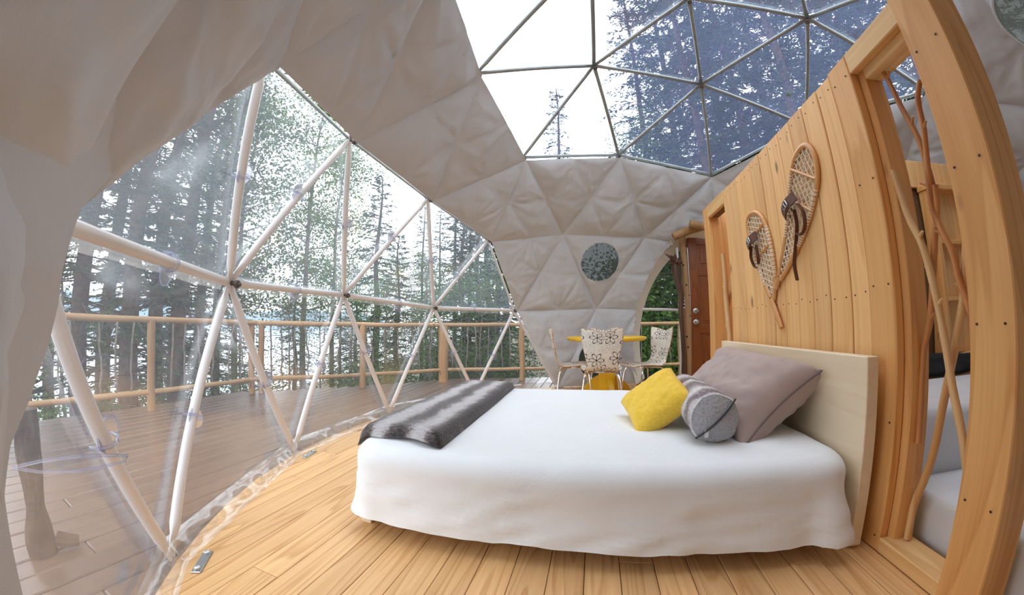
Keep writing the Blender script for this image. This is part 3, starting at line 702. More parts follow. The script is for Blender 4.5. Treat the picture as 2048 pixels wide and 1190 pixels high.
# duvet
X0, X1, Y0, Y1, ZT = -1.205, .365, .012, 2.02, .385
cxm, cym = (X0 + X1) / 2, (Y0 + Y1) / 2; hx, hy = (X1 - X0) / 2, (Y1 - Y0) / 2
def outline(s, off, rc):
    # rounded rectangle, s in 0..1, offset inward by off
    a, c = hx - off, hy - off; r = max(.02, rc - off * .5)
    segs = [(2 * (a - r)), PI / 2 * r, 2 * (c - r), PI / 2 * r] * 2; segs = [2 * (c - r), PI / 2 * r, 2 * (a - r), PI / 2 * r] * 2
    T = sum(segs); d = s * T; i = 0
    while d > segs[i] and i < 7: d -= segs[i]; i += 1
    f = d / segs[i]; corners = [(a - r, c - r), (-(a - r), c - r), (-(a - r), -(c - r)), (a - r, -(c - r))]
    if i == 0: return Vector((a, -(c - r) + d, 0)), Vector((1, 0, 0))
    if i == 2: return Vector(((a - r) - d, c, 0)), Vector((0, 1, 0))
    if i == 4: return Vector((-a, (c - r) - d, 0)), Vector((-1, 0, 0))
    if i == 6: return Vector((-(a - r) + d, -c, 0)), Vector((0, -1, 0))
    k = (i - 1) // 2; an = k * PI / 2 + f * PI / 2; n_ = Vector((math.cos(an), math.sin(an), 0))
    return Vector((corners[k][0], corners[k][1], 0)) + n_ * r, n_
dv = MB(); NU, NV = 220, 34
def duv(u, v):
    if v < .5:
        k = (v / .5); off = (1 - k) * .70 + .075; off = min(off, hx - .06)
        p, n_ = outline(u, off, .16); z = ZT
        z += noise.noise(Vector((p.x * 2.2, p.y * 2.2, 1))) * .010 - abs(noise.noise(Vector((p.x * 3.1 + p.y, p.y * 1.6, 6)))) * .006 * k + noise.noise(Vector((p.x * 6, p.y * 6, 4))) * .0035
        return Vector((cxm + p.x, cym + p.y, z))
    k = (v - .5) / .5
    if k < .3:
        a = k / .3 * PI / 2; off = .075 - .075 * math.sin(a); dz = .075 * (1 - math.cos(a)); hk = 0
    else:
        hk = (k - .3) / .7; off = 0; dz = .075 + hk * .232
    p, n_ = outline(u, off, .16)
    fl = hk * .012 + hk * hk * .012
    corner = max(0, abs(p.x) / hx * abs(p.y) / hy - .82) / .18
    if p.y > -hy * .9: fl += corner * .05 * hk * (1 if p.y > 0 else .9)
    s_ = u * 60
    w = hk * (noise.noise(Vector((s_ * .55, hk * .8, 7))) * .017 + noise.noise(Vector((s_ * 1.6, hk * 1.5, 9))) * .006) + noise.noise(Vector((s_ * .9 + hk * 3.5, hk * 3.2, 2))) * .010 * min(1, hk * 3) - abs(noise.noise(Vector((s_ * .8 - hk * 2.4, hk * 1.3, 12)))) * .016 * min(1, hk * 3) * (1 - .4 * hk)
    if p.x < -hx * .5 and p.y < -hy * .80: fl += .05 * hk * min(1, (-p.y / hy - .80) / .1)
    if n_.y < -.7: w = min(w, 0) * .2; fl = 0
    q = p + n_ * (fl + w)
    z = ZT - dz + (noise.noise(Vector((s_ * .5, 3, 3))) * .014 + noise.noise(Vector((s_ * 1.7, 3, 8))) * .004) * hk
    return Vector((cxm + q.x, cym + q.y, z + noise.noise(Vector((q.x * 6, q.y * 6, 4))) * .0035 * (1 - hk)))
dv.grid(duv, NU, NV, closeu=True)
dv.add([dv.v[i] for i in range(NU)], [tuple(range(NU))])
du = dv.build('duvet', MT['duvet'], ang=None)
me = du.data; bm = bmesh.new(); bm.from_mesh(me); bmesh.ops.remove_doubles(bm, verts=bm.verts, dist=.0004); bmesh.ops.recalc_face_normals(bm, faces=bm.faces); bm.to_mesh(me); bm.free()
setp(du, 'white cotton duvet spread over the bed, hanging close to the floor', 'duvet')
# throw
th = MB()
def thr(side):
    def fn(u, v):
        x = -1.09 + 1.41 * u; s = v * .47           # across the bed; s runs toward the foot
        y_ = 1.60 + s; z = ZT + .004
        if y_ > 1.96:
            a = min((y_ - 1.96) / .085, PI / 2); y2 = 1.96 + .085 * math.sin(a); z = ZT + .004 - .085 * (1 - math.cos(a)); y_ = y2
        edge_ = min(u * 1.41, (1 - u) * 1.41, v * .47, (1 - v) * .47 + .01); t = .052 * min(1, (edge_ / .035)) ** .5
        near = max(0, 1 - u / .12)
        lift = .022 * near * math.sin(PI * min(1, v * 1.6)) if v < .63 else 0
        w = noise.noise(Vector((x * 4, y_ * 9, 2))) * .007
        x += noise.noise(Vector((y_ * 7, 0, 3))) * .02 + .05 * (v - .5) * (1 if u < .5 else -.3) - .0
        if side: return Vector((x, y_, z + t + w + lift))
        return Vector((x, y_, z + lift * .8))
    return fn
th.grid(thr(1), 60, 26); th.grid(thr(0), 60, 26)
tho = th.build('fur_throw', MT['furthrow'], ang=None)
bm = bmesh.new(); bm.from_mesh(tho.data); bmesh.ops.remove_doubles(bm, verts=bm.verts, dist=.0012); bmesh.ops.recalc_face_normals(bm, faces=bm.faces); bm.to_mesh(tho.data); bm.free()
setp(tho, 'striped dark grey faux fur throw folded across the foot of the bed', 'throw')

# pillows
def cushion(name, w, h, t, mat, c=.09, n=36, seed=0, wr=.006, power=.5):
    b = MB()
    def sd(sg):
        def fn(u, v):
            a, d = 2 * u - 1, 2 * v - 1
            x = w / 2 * a * (1 - c * (1 - d * d)); y_ = h / 2 * d * (1 - c * (1 - a * a))
            e = ((1 - a ** 4) * (1 - d ** 4)); z = t / 2 * max(0, e) ** power
            k = min(1, 4 * (1 - max(abs(a), abs(d))))
            wv = noise.noise(Vector((a * 3 + seed, d * 3, sg))) * wr * 1.5 + noise.noise(Vector((a * 7 * (1 + abs(d)), d * 5, seed + sg))) * wr
            return Vector((x, y_, sg * z + wv * k))
        return fn
    b.grid(sd(1), n, n); b.grid(sd(-1), n, n)
    me = b.mesh(name, mat, True, None)
    bm = bmesh.new(); bm.from_mesh(me); bmesh.ops.remove_doubles(bm, verts=bm.verts, dist=.0008); bmesh.ops.recalc_face_normals(bm, faces=bm.faces); bm.to_mesh(me); bm.free()
    return me
def frame_mat(e1, e2, loc):
    e1 = Vector(e1).normalized(); e2 = Vector(e2); e2 = (e2 - e1 * e2.dot(e1)).normalized(); n_ = e1.cross(e2)
    m = Matrix((e1, e2, n_)).transposed().to_4x4(); m.translation = loc; return m
mp = setp(empty('pillow'), 'large mauve grey pillow leaning on the birch headboard', 'pillow')
mp.matrix_world = frame_mat((-1, 0, -.03), (0, -.72, .66), (-.47, .215, .53))
link('cover', cushion('cover', .97, .47, .29, MT['mauve'], c=.12, seed=3, wr=.014, power=.48), mp)
pb = MB(); pth = []
for k in range(25):
    d = -.97 + 1.94 * k / 24; pth.append((.96 / 2 * .998 * (1 - .12 * (1 - d * d)), .235 * d, .002))
pb.tube(pth, .0075, 6); pb.build('piping', MT['seam'], mp)
bo = setp(empty('bolster'), 'striped grey faux fur bolster cushion between the yellow and mauve cushions', 'bolster cushion')
bo.matrix_world = frame_mat((-.985, .04, 0), (0, 0, 1), (-.645, .495, .492))
bl = MB(); HLb, rb_ = .29, .107
def bf(u, v):
    x = -HLb + 2 * HLb * v; an = 2 * PI * u
    r_ = rb_ * (1 - .05 * math.sin(5 * PI * v) ** 2) * (1 if .03 < v < .97 else .93)
    r_ += noise.noise(Vector((math.cos(an) * 2, math.sin(an) * 2, v * 5))) * .012
    y_, z = math.cos(an) * r_, math.sin(an) * r_
    return Vector((x, max(y_, -.103), z))
bl.grid(bf, 32, 30, closeu=True); bl.build('cover', MT['furbolster'], bo, ang=None)
for sg in (-1, 1):
    b = MB()
    def cf_(u, v):
        an = 2 * PI * u; r_ = rb_ * .94 * v + noise.noise(Vector((math.cos(an) * 2, math.sin(an) * 2, 0 if sg < 0 else 5))) * .012 * v
        z = math.sin(an) * r_; return Vector((sg * (HLb - .002 + .035 * (1 - v * v)), max(math.cos(an) * r_, -.103), z))
    b.grid(cf_, 32, 8, closeu=True); cap = b.build('end_cap', MT['furcap'], bo, ang=None)
    if sg > 0:
        zp = MB(); zp.tube([(HLb + .035 * (1 - (q / .1) ** 2) + .002, q * .8, -q * .8) for q in [(-.1 + .2 * k / 10) for k in range(11)]], .004, 6); zp.build('zip', MT['zip'], cap)
        tg = MB(); tg.box(HLb + .022, HLb + .027, -.07, -.04, .035, .05); tg.build('tag', MT['tag'], cap, smooth=False)
YELLOW = Vector((-.598, .690, .496))
ye = setp(empty('cushion'), 'bright yellow woven square cushion propped on the white duvet', 'cushion')
ye.matrix_world = frame_mat((-.05, -.82, .57), (.88, -.05, .45), YELLOW)
link('cover', cushion('cover', .33, .33, .15, MT['yellow'], c=.06, seed=9, wr=.006), ye)

# ------------------------------------------------------------------ dining set
tb = setp(empty('dining_table', (1.72, .82, 0)), 'round yellow pedestal dining table between the flowered chairs', 'table')
b = MB(); b.lathe([(.43, .70), (.452, .712), (.455, .722), (.455, .735), (.448, .742)], 48); b.build('table_top', MT['ytable'], tb, ang=30)
b = MB(); b.box(-.075, .075, -.075, .075, .06, .70, bev=.006); b.box(-.09, .09, -.09, .09, .05, .33, bev=.005); b.box(-.14, .14, -.14, .14, .67, .70, bev=.004); b.build('pedestal', MT['ytable'], tb, smooth=False)
for rot in (0, PI / 2):
    b = MB(); n = 24; vs = []; q = Matrix.Rotation(rot + .18, 4, 'Z')
    for sx in (-.03, .03):
        for k in range(n + 1):
            a = PI * k / n; vs.append(q @ Vector((sx, .30 * math.cos(a), .31 * math.sin(a)))); vs.append(q @ Vector((sx, .20 * math.cos(a), .10 * math.sin(a))))
    N = 2 * (n + 1); fc = []
    for k in range(n):
        a = 2 * k; fc += [(a, a + 1, a + 3, a + 2), (N + a, N + a + 2, N + a + 3, N + a + 1), (a, a + 2, N + a + 2, N + a), (a + 1, N + a + 1, N + a + 3, a + 3)]
    fc += [(0, N, N + 1, 1), (2 * n, 2 * n + 1, N + 2 * n + 1, N + 2 * n)]
    b.add(vs, fc).build('foot_arch', MT['ytable'], tb, ang=30)
def make_chair():
    c = setp(empty('dining_chair'), 'chair', 'chair', 'flowered shell chairs around the yellow table')
    prof = [(.215, .425), (.20, .44), (.12, .448), (.0, .44), (-.09, .436), (-.15, .445), (-.185, .475), (-.205, .53), (-.225, .62), (-.245, .72), (-.262, .80), (-.27, .845)]
    wid = [.30, .36, .42, .42, .38, .33, .30, .295, .34, .385, .405, .39]
    k = len(prof); nt_ = 12; vs = []; fc = []; uvs = []; arc = 0
    for i, ((x, z), w) in enumerate(zip(prof, wid)):
        if i: arc += math.hypot(x - prof[i - 1][0], z - prof[i - 1][1])
        for j in range(nt_ + 1):
            t = 2 * j / nt_ - 1; dip = 0; dx = 0
            if i >= 7: dx = -.03 * (1 - t * t) * (i - 6) / 5 + .03 * t * t * (i - 6) / 5
            if i < 4: dip = .012 * t * t
            if i >= k - 2: dip = (-.04 * (1 - abs(t)) ** 1.2 + .012 * abs(t)) * (.5 if i == k - 2 else 1)
            vs.append((x + dx, t * w / 2, z + dip)); uvs.append((t * w / 2 + .5, arc))
    for i in range(k - 1):
        for j in range(nt_):
            a = i * (nt_ + 1) + j; fc.append((a, a + 1, a + nt_ + 2, a + nt_ + 1))
    m = MB().add(vs, fc).mesh('shell', [MT['flower'], MT['plyedge']], True, None)
    ul = m.uv_layers.new(name='UVMap')
    for lp in m.loops: ul.data[lp.index].uv = uvs[lp.vertex_index]
    sh = link('shell', m, c)
    sd = sh.modifiers.new('thick', 'SOLIDIFY'); sd.thickness = .013; sd.offset = 0; sd.material_offset_rim = 1
    sb = sh.modifiers.new('sub', 'SUBSURF'); sb.levels = 1; sb.render_levels = 1
    for sx in (1, -1):
        for sy in (1, -1):
            b = MB(); b.tube([(sx * .03, sy * .06, .418), (sx * .10 - .01, sy * .13, .42), (sx * .135 - .01, sy * .155, .40), (sx * .155 - .01, sy * .17, .36), (sx * .20 - .015, sy * .215, .004)], .0085, 8); b.build('leg', MT['chrome'], c)
    b = MB(); b.lathe([(.085, .412), (.085, .428)], 16); b.build('mount', MT['chrome'], c)
    return c
ch = make_chair()
for i, (x, y_, rz, lab) in enumerate([(1.13, .90, .0, 'flowered shell chair seen from behind, nearest to the bed'), (1.50, 1.18, -PI / 2 + .08, 'flowered shell chair in profile by the window, left of the yellow table'),
                                      (1.52, .42, PI / 2 + .45, 'flowered shell chair in profile on the door side of the yellow table'), (2.26, .80, PI, 'flowered shell chair mostly hidden behind the yellow table')]):
    o = ch if i == 0 else copy_tree(ch)
    o.location = (x, y_, 0); o.rotation_euler = (0, 0, rz); o['label'] = lab
lumpy('black_bag', (2.30, .16, .105), .14, .13, .105, MT['black'], 5, 'black soft bag on the floor beside the door-side chair', 'bag', .45)
lumpy('black_boot', (2.12, .36, .06), .11, .05, .06, MT['black'], 8, 'small black boot on the floor under the door-side chair', 'boot', .3)

# ------------------------------------------------------------------ door
DX = 2.50
def dy_(y_): return 1.029 + (y_ - 1.029) * .98
def dz_(z): return .882 + (z - .882) * .98
dr = setp(empty('door_1', (DX, 0, 0)), 'dark red mahogany panelled entrance door with brass-grey locks', 'door', kind='structure')
yl, yr, zt = dy_(-.42), dy_(-.42) - .80, 2.085
def part(nm, a, mt, par, bev=.004):
    b = MB(); b.box(*a, bev=bev); return b.build(nm, MT[mt], par, smooth=False)
part('stile', (0, .042, yl - .125, yl, .015, zt), 'door', dr); part('stile', (0, .042, yr, yr + .125, .015, zt), 'door', dr)
part('stile', (0, .042, (yl + yr) / 2 - .05, (yl + yr) / 2 + .05, .015, zt), 'door', dr)
for z0, z1 in ((.015, .22), (.74, .86), (1.53, 1.645), (1.965, zt)): part('rail', (.001, .041, yr + .125, yl - .125, z0, z1), 'doorx', dr)
for z0, z1 in ((.22, .74), (.86, 1.53), (1.645, 1.965)):
    for a, c in ((yl - .125, (yl + yr) / 2 + .05), ((yl + yr) / 2 - .05, yr + .125)):
        part('panel', (.014, .03, c, a, z0, z1), 'door', dr, .002); part('raised_field', (.004, .016, c + .045, a - .045, z0 + .05, z1 - .05), 'door', dr, .008)
for nm, z, rr in (('deadbolt', dz_(1.05), .030), ('door_knob', dz_(.895), .030)):
    b = MB(); q = Matrix.Translation((0, yl - .065, z)) @ Matrix.Rotation(-PI / 2, 4, 'Y')
    b.lathe([(.036, 0), (.036, .006), (.030, .010), (.016, .012), (.016, .02)] + ([(.026, .026), (.031, .04), (.026, .052), (.010, .057)] if nm == 'door_knob' else [(.022, .02), (.022, .03), (.006, .032)]), 20, q); b.build(nm, MT['steel'], dr)
def log(name, P, rad, mat, label, cat='log', kind=None, n=12, knots=0, group=None):
    P = [Vector(p) for p in P]; root = P[0].copy(); b = MB(); k = len(P); rr = rad if isinstance(rad, list) else [rad] * k
    # refine for a slightly uneven outline
    path = []; rad2 = []
    for i in range(k - 1):
        for s_ in range(5):
            t = s_ / 5; path.append(P[i].lerp(P[i + 1], t) - root); rad2.append((rr[i] * (1 - t) + rr[i + 1] * t) * (1 + .05 * noise.noise(Vector((i * 3 + t * 3, root.x, root.y)) * 2)))
    path.append(P[-1] - root); rad2.append(rr[-1])
    b.tube(path, rad2, n); o = b.build(name, MT[mat], ang=60); o.location = root
    if knots:
        kb = MB()
        for q in range(knots):
            t = (q + .5) / knots; i = min(int(t * (len(path) - 1)), len(path) - 2); p = path[i]; an = random.uniform(PI * .7, PI * 1.3) 
            d = Vector((math.cos(an), math.sin(an), 0)); kb.lathe([(.014, 0), (.010, .006)], 8, Matrix.Translation(p + d * rad2[i] * .97) @ d.to_track_quat('Z', 'Y').to_matrix().to_4x4())
        setp(kb.build('knot', MT['bark'], o), kind='stuff')
    return setp(o, label, cat, group, kind)
fy = dy_(-.355)
log('log_post', [(DX + .0, fy, .0), (DX + .0, fy - .006, .7), (DX, fy, 1.4), (DX, fy + .004, 2.085)], [.052, .05, .047, .045], 'log', 'peeled log door post with dark knots at the left of the door', 'door post', knots=9)
log('lintel_log', [(2.30, -.15, 2.035), (2.29, -.35, 2.115), (2.27, -.56, 2.17)], [.055, .06, .06], 'log', 'short peeled log slanting over the top left of the door', 'log')
log('crossing_log', [(2.15, -.342, 2.169), (2.14, -.57, 2.11), (2.12, -.80, 2.05)], [.055, .05, .05], 'log', 'peeled log end crossing over the door lintel by the partition', 'log')
b = MB(); b.box(0, .05, -.012, .012, 0, 1.93, bev=.003); o = b.build('trim_1', MT['white'], smooth=False); o.location = (DX - .01, dy_(-.268), 0); setp(o, 'narrow white jamb board between arched window and door post', 'trim', kind='structure')
part('rail', (0, .05, yr - .02, yl + .02, zt, zt + .05), 'doorx', dr)
# driftwood column
dwp = [(DX - .10, dy_(-.285), .0), (DX - .10, dy_(-.283), .45), (DX - .10, dy_(-.262), .75), (DX - .10, dy_(-.245), 1.05), (DX - .10, dy_(-.262), 1.25), (DX - .10, dy_(-.225), 1.45), (DX - .09, dy_(-.205), 1.6), (DX - .08, dy_(-.225), 1.75)]
dw = log('driftwood_column', dwp, [.042, .034, .03, .034, .04, .05, .06, .055], 'drift', 'dark twisted driftwood column with knobbly burl top left of the door', 'driftwood')
burl = MB()
for q in range(14):
    d = Vector((random.uniform(-1, .2), random.uniform(-.9, 1), random.uniform(-.3, 1))).normalized(); p0 = Vector((.01, dy_(-.215) - dwp[0][1], 1.70)); l = random.uniform(.07, .13)
    burl.tube([p0, p0 + d * l * .6, p0 + d * l + Vector((0, 0, .01))], [.035, .024, .014], 7)
p0 = Vector((.01, dy_(-.2) - dwp[0][1], 1.74)); burl.tube([p0, p0 + Vector((0, .07, .05)), p0 + Vector((0, .13, .09))], [.03, .02, .004], 7)
burl.build('burl', MT['drift'], dw, ang=60)
hk = setp(empty('hook_plate', (DX - .06, dy_(-.30), dz_(1.09))), 'small white plate with three black squares fixed beside the driftwood', 'hook plate')
b = MB(); b.box(-.006, .0, -.02, .02, 0, .15, bev=.002); b.build('plate', MT['white'], hk, smooth=False)
for k in range(3):
    b = MB(); b.box(-.012, -.006, -.014, .014, .018 + k * .045, .045 + k * .045, bev=.002); b.build('square', MT['black'], hk, smooth=False)

# ------------------------------------------------------------------ branches in the wall openings
def branch(P, rad, mat, label, yv, taper=1.0, stubs=2, name='branch'):
    pts = [Vector((x, yv if not isinstance(yv, list) else yv[i], z)) for i, (x, z) in enumerate(P)]; root = pts[-1].copy() if pts[-1].z < pts[0].z else pts[0].copy()
    # smooth path
    path = []; rr = []; k = len(pts)
    for i in range(k - 1):
        p0, p1, p2, p3 = pts[max(i - 1, 0)], pts[i], pts[i + 1], pts[min(i + 2, k - 1)]
        for s_ in range(5):
            t = s_ / 5; q = .5 * ((2 * p1) + (p2 - p0) * t + (2 * p0 - 5 * p1 + 4 * p2 - p3) * t * t + (3 * p1 - p0 - 3 * p2 + p3) * t ** 3)
            f = (i + t) / (k - 1); path.append(q - root); rr.append(rad * (1 + (taper - 1) * f) * (1 + .08 * noise.noise(q * 13)))
    path.append(pts[-1] - root); rr.append(rad * taper)
    b = MB(); b.tube(path, rr, 10); o = b.build(name, MT[mat], ang=60); o.location = root; setp(o, label, 'branch', 'decorative peeled branches in the wall openings')
    for s_ in range(stubs):
        i = int(len(path) * (.25 + .5 * s_ / max(1, stubs))); d = Vector((random.choice((-1, 1)) * .8, .3, .6)).normalized(); b = MB(); b.tube([path[i], path[i] + d * .022, path[i] + d * (.035)], [rr[i] * .7, rr[i] * .5, rr[i] * .4], 7); b.build('stub', MT[mat], o)
    return o
tw1 = [(-1.281, 1.86), (-1.304, 1.783), (-1.326, 1.637), (-1.36, 1.489), (-1.367, 1.401), (-1.372, 1.31)]
tw2 = [(-1.461, 1.656), (-1.424, 1.60), (-1.41, 1.492), (-1.384, 1.358), (-1.37, 1.224), (-1.418, 1.08), (-1.434, .984), (-1.455, .921), (-1.475, .86)]
tw3 = [(-1.39, 1.303), (-1.378, 1.221), (-1.352, 1.143), (-1.316, .998), (-1.288, .865), (-1.256, .762), (-1.250, .621), (-1.256, .433)]
tw4 = [(-1.245, 1.41), (-1.273, 1.234), (-1.319, 1.116), (-1.344, .995), (-1.372, .847), (-1.411, .66), (-1.461, .513), (-1.490, .42)]
tw5 = [(-1.50, 1.223), (-1.461, 1.103), (-1.423, .923), (-1.39, .80), (-1.343, .602), (-1.311, .389), (-1.262, .199), (-1.262, .065)]
branch(tw1, .0085, 'branchred', 'thin reddish branch leaning down from the header of the near opening', -.185, 1.3)
branch(tw2, .010, 'branchred', 'forked red-brown branch bending down the upper half of the near opening', -.165, 1.1, 3)
branch(tw3, .0115, 'branchred', 'dark reddish branch hanging along the left side of the near opening', [-.175, -.175, -.175, -.18, -.185, -.185, -.18, -.175], 1.0, 3)
branch(tw4, .012, 'branch', 'pale branch crossing from upper left to lower right in the near opening', -.145, 1.15, 2)
branch(tw5, .013, 'branch', 'pale long branch rising from the sill to the right jamb of the near opening', -.19, 1.15, 1)
branch([(.626, 1.464), (.611, 1.238), (.613, 1.069), (.571, .818), (.556, .716), (.54, .45), (.53, .01)], .018, 'branch', 'pale crooked branch standing in the narrow far opening', -.15, 1.5, 2)
branch([(.506, 1.381), (.602, 1.152), (.68, .988), (.735, .838)], .014, 'branch', 'short slanting branch leaning inside the narrow far opening', -.19, .8, 1)

# ------------------------------------------------------------------ snowshoes
def snowshoe(outl, tail, label, bind, cross, strap=None):
    # outl: closed teardrop given as left side (toe to tail) and right side in wall coordinates (x, z)
    Lp, Rp = outl; c = Vector((sum(p[0] for p in Lp + Rp) / len(Lp + Rp), YW + .012, sum(p[1] for p in Lp + Rp) / len(Lp + Rp)))
    root = setp(empty('snowshoe', c), label, 'snowshoe', 'pair of snowshoes on the plank wall')
    to = lambda x, z, y_=0.0: Vector((x - c.x, y_, z - c.z))
    loop = [to(*p) for p in Rp[::-1]] + [to(*p) for p in Lp[1:]]
    def smooth(P, s_=4):
        out = []; k = len(P)
        for i in range(k - 1):
            p0, p1, p2, p3 = P[max(i - 1, 0)], P[i], P[i + 1], P[min(i + 2, k - 1)]
            for q in range(s_):
                t = q / s_; out.append(.5 * ((2 * p1) + (p2 - p0) * t + (2 * p0 - 5 * p1 + 4 * p2 - p3) * t * t + (3 * p1 - p0 - 3 * p2 + p3) * t ** 3))
        return out + [P[-1]]
    sm = smooth(loop)
    b = MB(); b.tube(sm, .0148, 8, flat=[(1.0, .8)] * len(sm)); b.build('frame', MT['ash'], root, ang=60)
    e1, e2 = sm[0], sm[-1]
    tl = to(*tail); b = MB(); b.tube([(e1 + e2) / 2 + Vector((0, .006, 0)), (e1 + e2) / 2 * .4 + tl * .6 + Vector((0, .006, 0)), tl + Vector((0, .006, 0))], [.017, .018, .016], 8, flat=[(1, .7)] * 3); b.build('tail', MT['ash'], root, ang=60)
    poly = [(p.x, p.z) for p in sm]
    def inside(x, z):
        r_ = False; j = len(poly) - 1
        for i in range(len(poly)):
            if (poly[i][1] > z) != (poly[j][1] > z) and x < (poly[j][0] - poly[i][0]) * (z - poly[i][1]) / (poly[j][1] - poly[i][1]) + poly[i][0]: r_ = not r_
            j = i
        return r_
    def clipline(p, d):
        segs = []; st = None; N = 160
        for k in range(N + 1):
            t = -.6 + 1.2 * k / N; q = (p[0] + d[0] * t, p[1] + d[1] * t); i_ = inside(*q)
            if i_ and st is None: st = q
            if not i_ and st is not None: segs.append((st, q)); st = None
        return segs
    toe = (Lp[0][0] + Rp[0][0]) / 2 - c.x, Lp[0][1] - c.z
    ax = Vector((tl.x - toe[0], tl.z - toe[1])); L_ = ax.length; ax /= L_; pr = Vector((-ax.y, ax.x))
    for q in cross:
        pc = Vector(toe) + ax * (q * L_); sg = clipline(pc, pr)
        if sg:
            s0, s1 = sg[0]; b = MB(); b.tube([(s0[0], .0, s0[1]), (s1[0], .0, s1[1])], .009, 8, flat=[(1, 1.6)] * 2); b.build('crossbar', MT['ash'], root)
    lc = MB()
    for dirs, st, rad in (((.80, .60), .03, .0027), ((-.80, .60), .03, .0027), ((0, 1), .034, .0025)):
        d = (pr * dirs[0] + ax * dirs[1]).normalized(); pe = Vector((-d.y, d.x))
        for k in range(-30, 31):
            p = pe * (k * st)
            for s0, s1 in clipline(p, d):
                m0 = Vector((s0[0], 0, s0[1])); m1 = Vector((s1[0], 0, s1[1])); tt = (Vector(((s0[0] + s1[0]) / 2, (s0[1] + s1[1]) / 2)) - Vector(toe)).dot(ax) / L_
                if cross[0] + .03 < tt < cross[0] + .17 and abs((Vector(((s0[0] + s1[0]) / 2, (s0[1] + s1[1]) / 2)) - Vector(toe)).dot(pr)) < .03 and (m1 - m0).length > .06: continue
                lc.tube([m0, (m0 + m1) / 2 + Vector((0, .003, 0)), m1], rad, 5)
    # wrappings on the frame
    for k in range(len(sm)):
        t = (Vector((sm[k].x, sm[k].z)) - Vector(toe)).dot(ax) / L_
        if .22 < t < .62:
            d = (sm[min(k + 1, len(sm) - 1)] - sm[max(k - 1, 0)]).normalized()
            for o_ in (-.012, .004): lc.tube([sm[k] + d * o_, sm[k] + d * (o_ + .006)], .0145, 8)
    setp(lc.build('lacing', MT['lace'], root, ang=60), kind='stuff')
    bx, bz, an = bind; q = Matrix.Translation(to(bx, bz, .03)) @ Matrix.Rotation(an, 4, 'Y')
    b = MB(); b.grid(lambda u, v: q @ Vector((-.075 + .15 * u, .028 * math.sin(PI * u) + .004, -.032 + .064 * v)), 10, 2); b.grid(lambda u, v: q @ Vector((-.075 + .15 * u, .028 * math.sin(PI * u) - .002, -.032 + .064 * v)), 10, 2); lb = b.build('binding', MT['leather'], root, ang=50)
    b = MB(); rect = [(-.02, -.016), (.02, -.016), (.02, .016), (-.02, .016), (-.02, -.016)]; b.tube([q @ Vector((a - .01, .036, d)) for a, d in rect], .003, 6); b.tube([q @ Vector((-.01, .036, -.016)), q @ Vector((-.01, .038, .016))], .0025, 6); b.build('buckle', MT['steel'], lb)
    for P in strap:
        pp = smooth([to(x, z, y_) for x, z, y_ in P]); b = MB(); b.tube(pp, .008, 6, flat=[(.3, 1.5)] * len(pp)); b.build('strap', MT['leather'], root, ang=50)
    return root
snowshoe(([(-.80, 1.728), (-.735, 1.722), (-.68, 1.69), (-.62, 1.60), (-.575, 1.50), (-.54, 1.42), (-.487, 1.323), (-.43, 1.22), (-.385, 1.14)], [(-.80, 1.728), (-.845, 1.69), (-.866, 1.62), (-.853, 1.53), (-.81, 1.46), (-.745, 1.38), (-.65, 1.29), (-.56, 1.22), (-.46, 1.15), (-.40, 1.115)]), (-.352, 1.068),
         'larger right-hand snowshoe with buckled leather binding and long hanging strap', (-.625, 1.465, .55), (.17, .36), [[(-.66, 1.44, .03), (-.655, 1.36, .022), (-.61, 1.25, .018), (-.585, 1.17, .018), (-.60, 1.085, .018)], [(-.70, 1.46, .03), (-.74, 1.40, .03), (-.735, 1.33, .03), (-.69, 1.30, .028), (-.65, 1.32, .025)]])
snowshoe(([(-.16, 1.582), (-.10, 1.588), (-.05, 1.572), (-.03, 1.53), (-.04, 1.44), (-.068, 1.36), (-.11, 1.27), (-.165, 1.18), (-.22, 1.09), (-.275, 1.02)], [(-.16, 1.582), (-.215, 1.555), (-.265, 1.50), (-.30, 1.42), (-.322, 1.33), (-.335, 1.23), (-.338, 1.13), (-.325, 1.05), (-.30, 1.0)]), (-.392, .842),
         'smaller left-hand snowshoe of the pair with short leather toe binding', (-.145, 1.385, .5), (.17, .36), [[(-.12, 1.37, .03), (-.10, 1.30, .03), (-.115, 1.24, .02), (-.15, 1.22, .02)], [(-.19, 1.36, .03), (-.20, 1.29, .03), (-.18, 1.24, .02)]])

# leaf lying on the skylight
lf = MB()
for k in range(5):
    a = -1.2 + .6 * k; l = .05 - .008 * abs(k - 2); d = Vector((math.cos(a), math.sin(a), 0)); p_ = Vector((-d.y, d.x, 0))
    lf.add([Vector((0, 0, 0)), d * l * .5 + p_ * .013, d * l + Vector((0, 0, .004)), d * l * .5 - p_ * .013], [(0, 1, 2, 3)])
lf.tube([(0, 0, .001), (-.02, 0, .002), (-.035, .004, .004)], .0012, 5)
lo = lf.build('fallen_leaf', plain('green_leaf', (.16, .42, .03), .5)); lp = Vector((.80, -1.18, 3.19)); dd = (lp - CEN).normalized()
setp(lo, 'single green leaf lying on the skylight film', 'leaf')
# place it on the pane it rests on
tA = [HUB['E', 4], HUB['D', 7], HUB['D', 8]]
best = None
for t in SKY:
    A, B, C = (inset(HUB[k], -.022) for k in t); n_ = (B - A).cross(C - A).normalized()
    ry = (Vector((.84, -1.23, 3.22)) - CAM).normalized(); den = ry.dot(n_)
    if abs(den) < 1e-6: continue
    s_ = (A - CAM).dot(n_) / den; P_ = CAM + ry * s_
    ok = all(((Y_ - X_).cross(P_ - X_)).dot(n_) >= -1e-6 for X_, Y_ in ((A, B), (B, C), (C, A)))
    if ok and s_ > 0: best = (P_, n_ if n_.dot(P_ - CEN) > 0 else -n_)
if best: lo.location = best[0] + best[1] * .006; lo.rotation_euler = best[1].to_track_quat('Z', 'Y').to_euler()

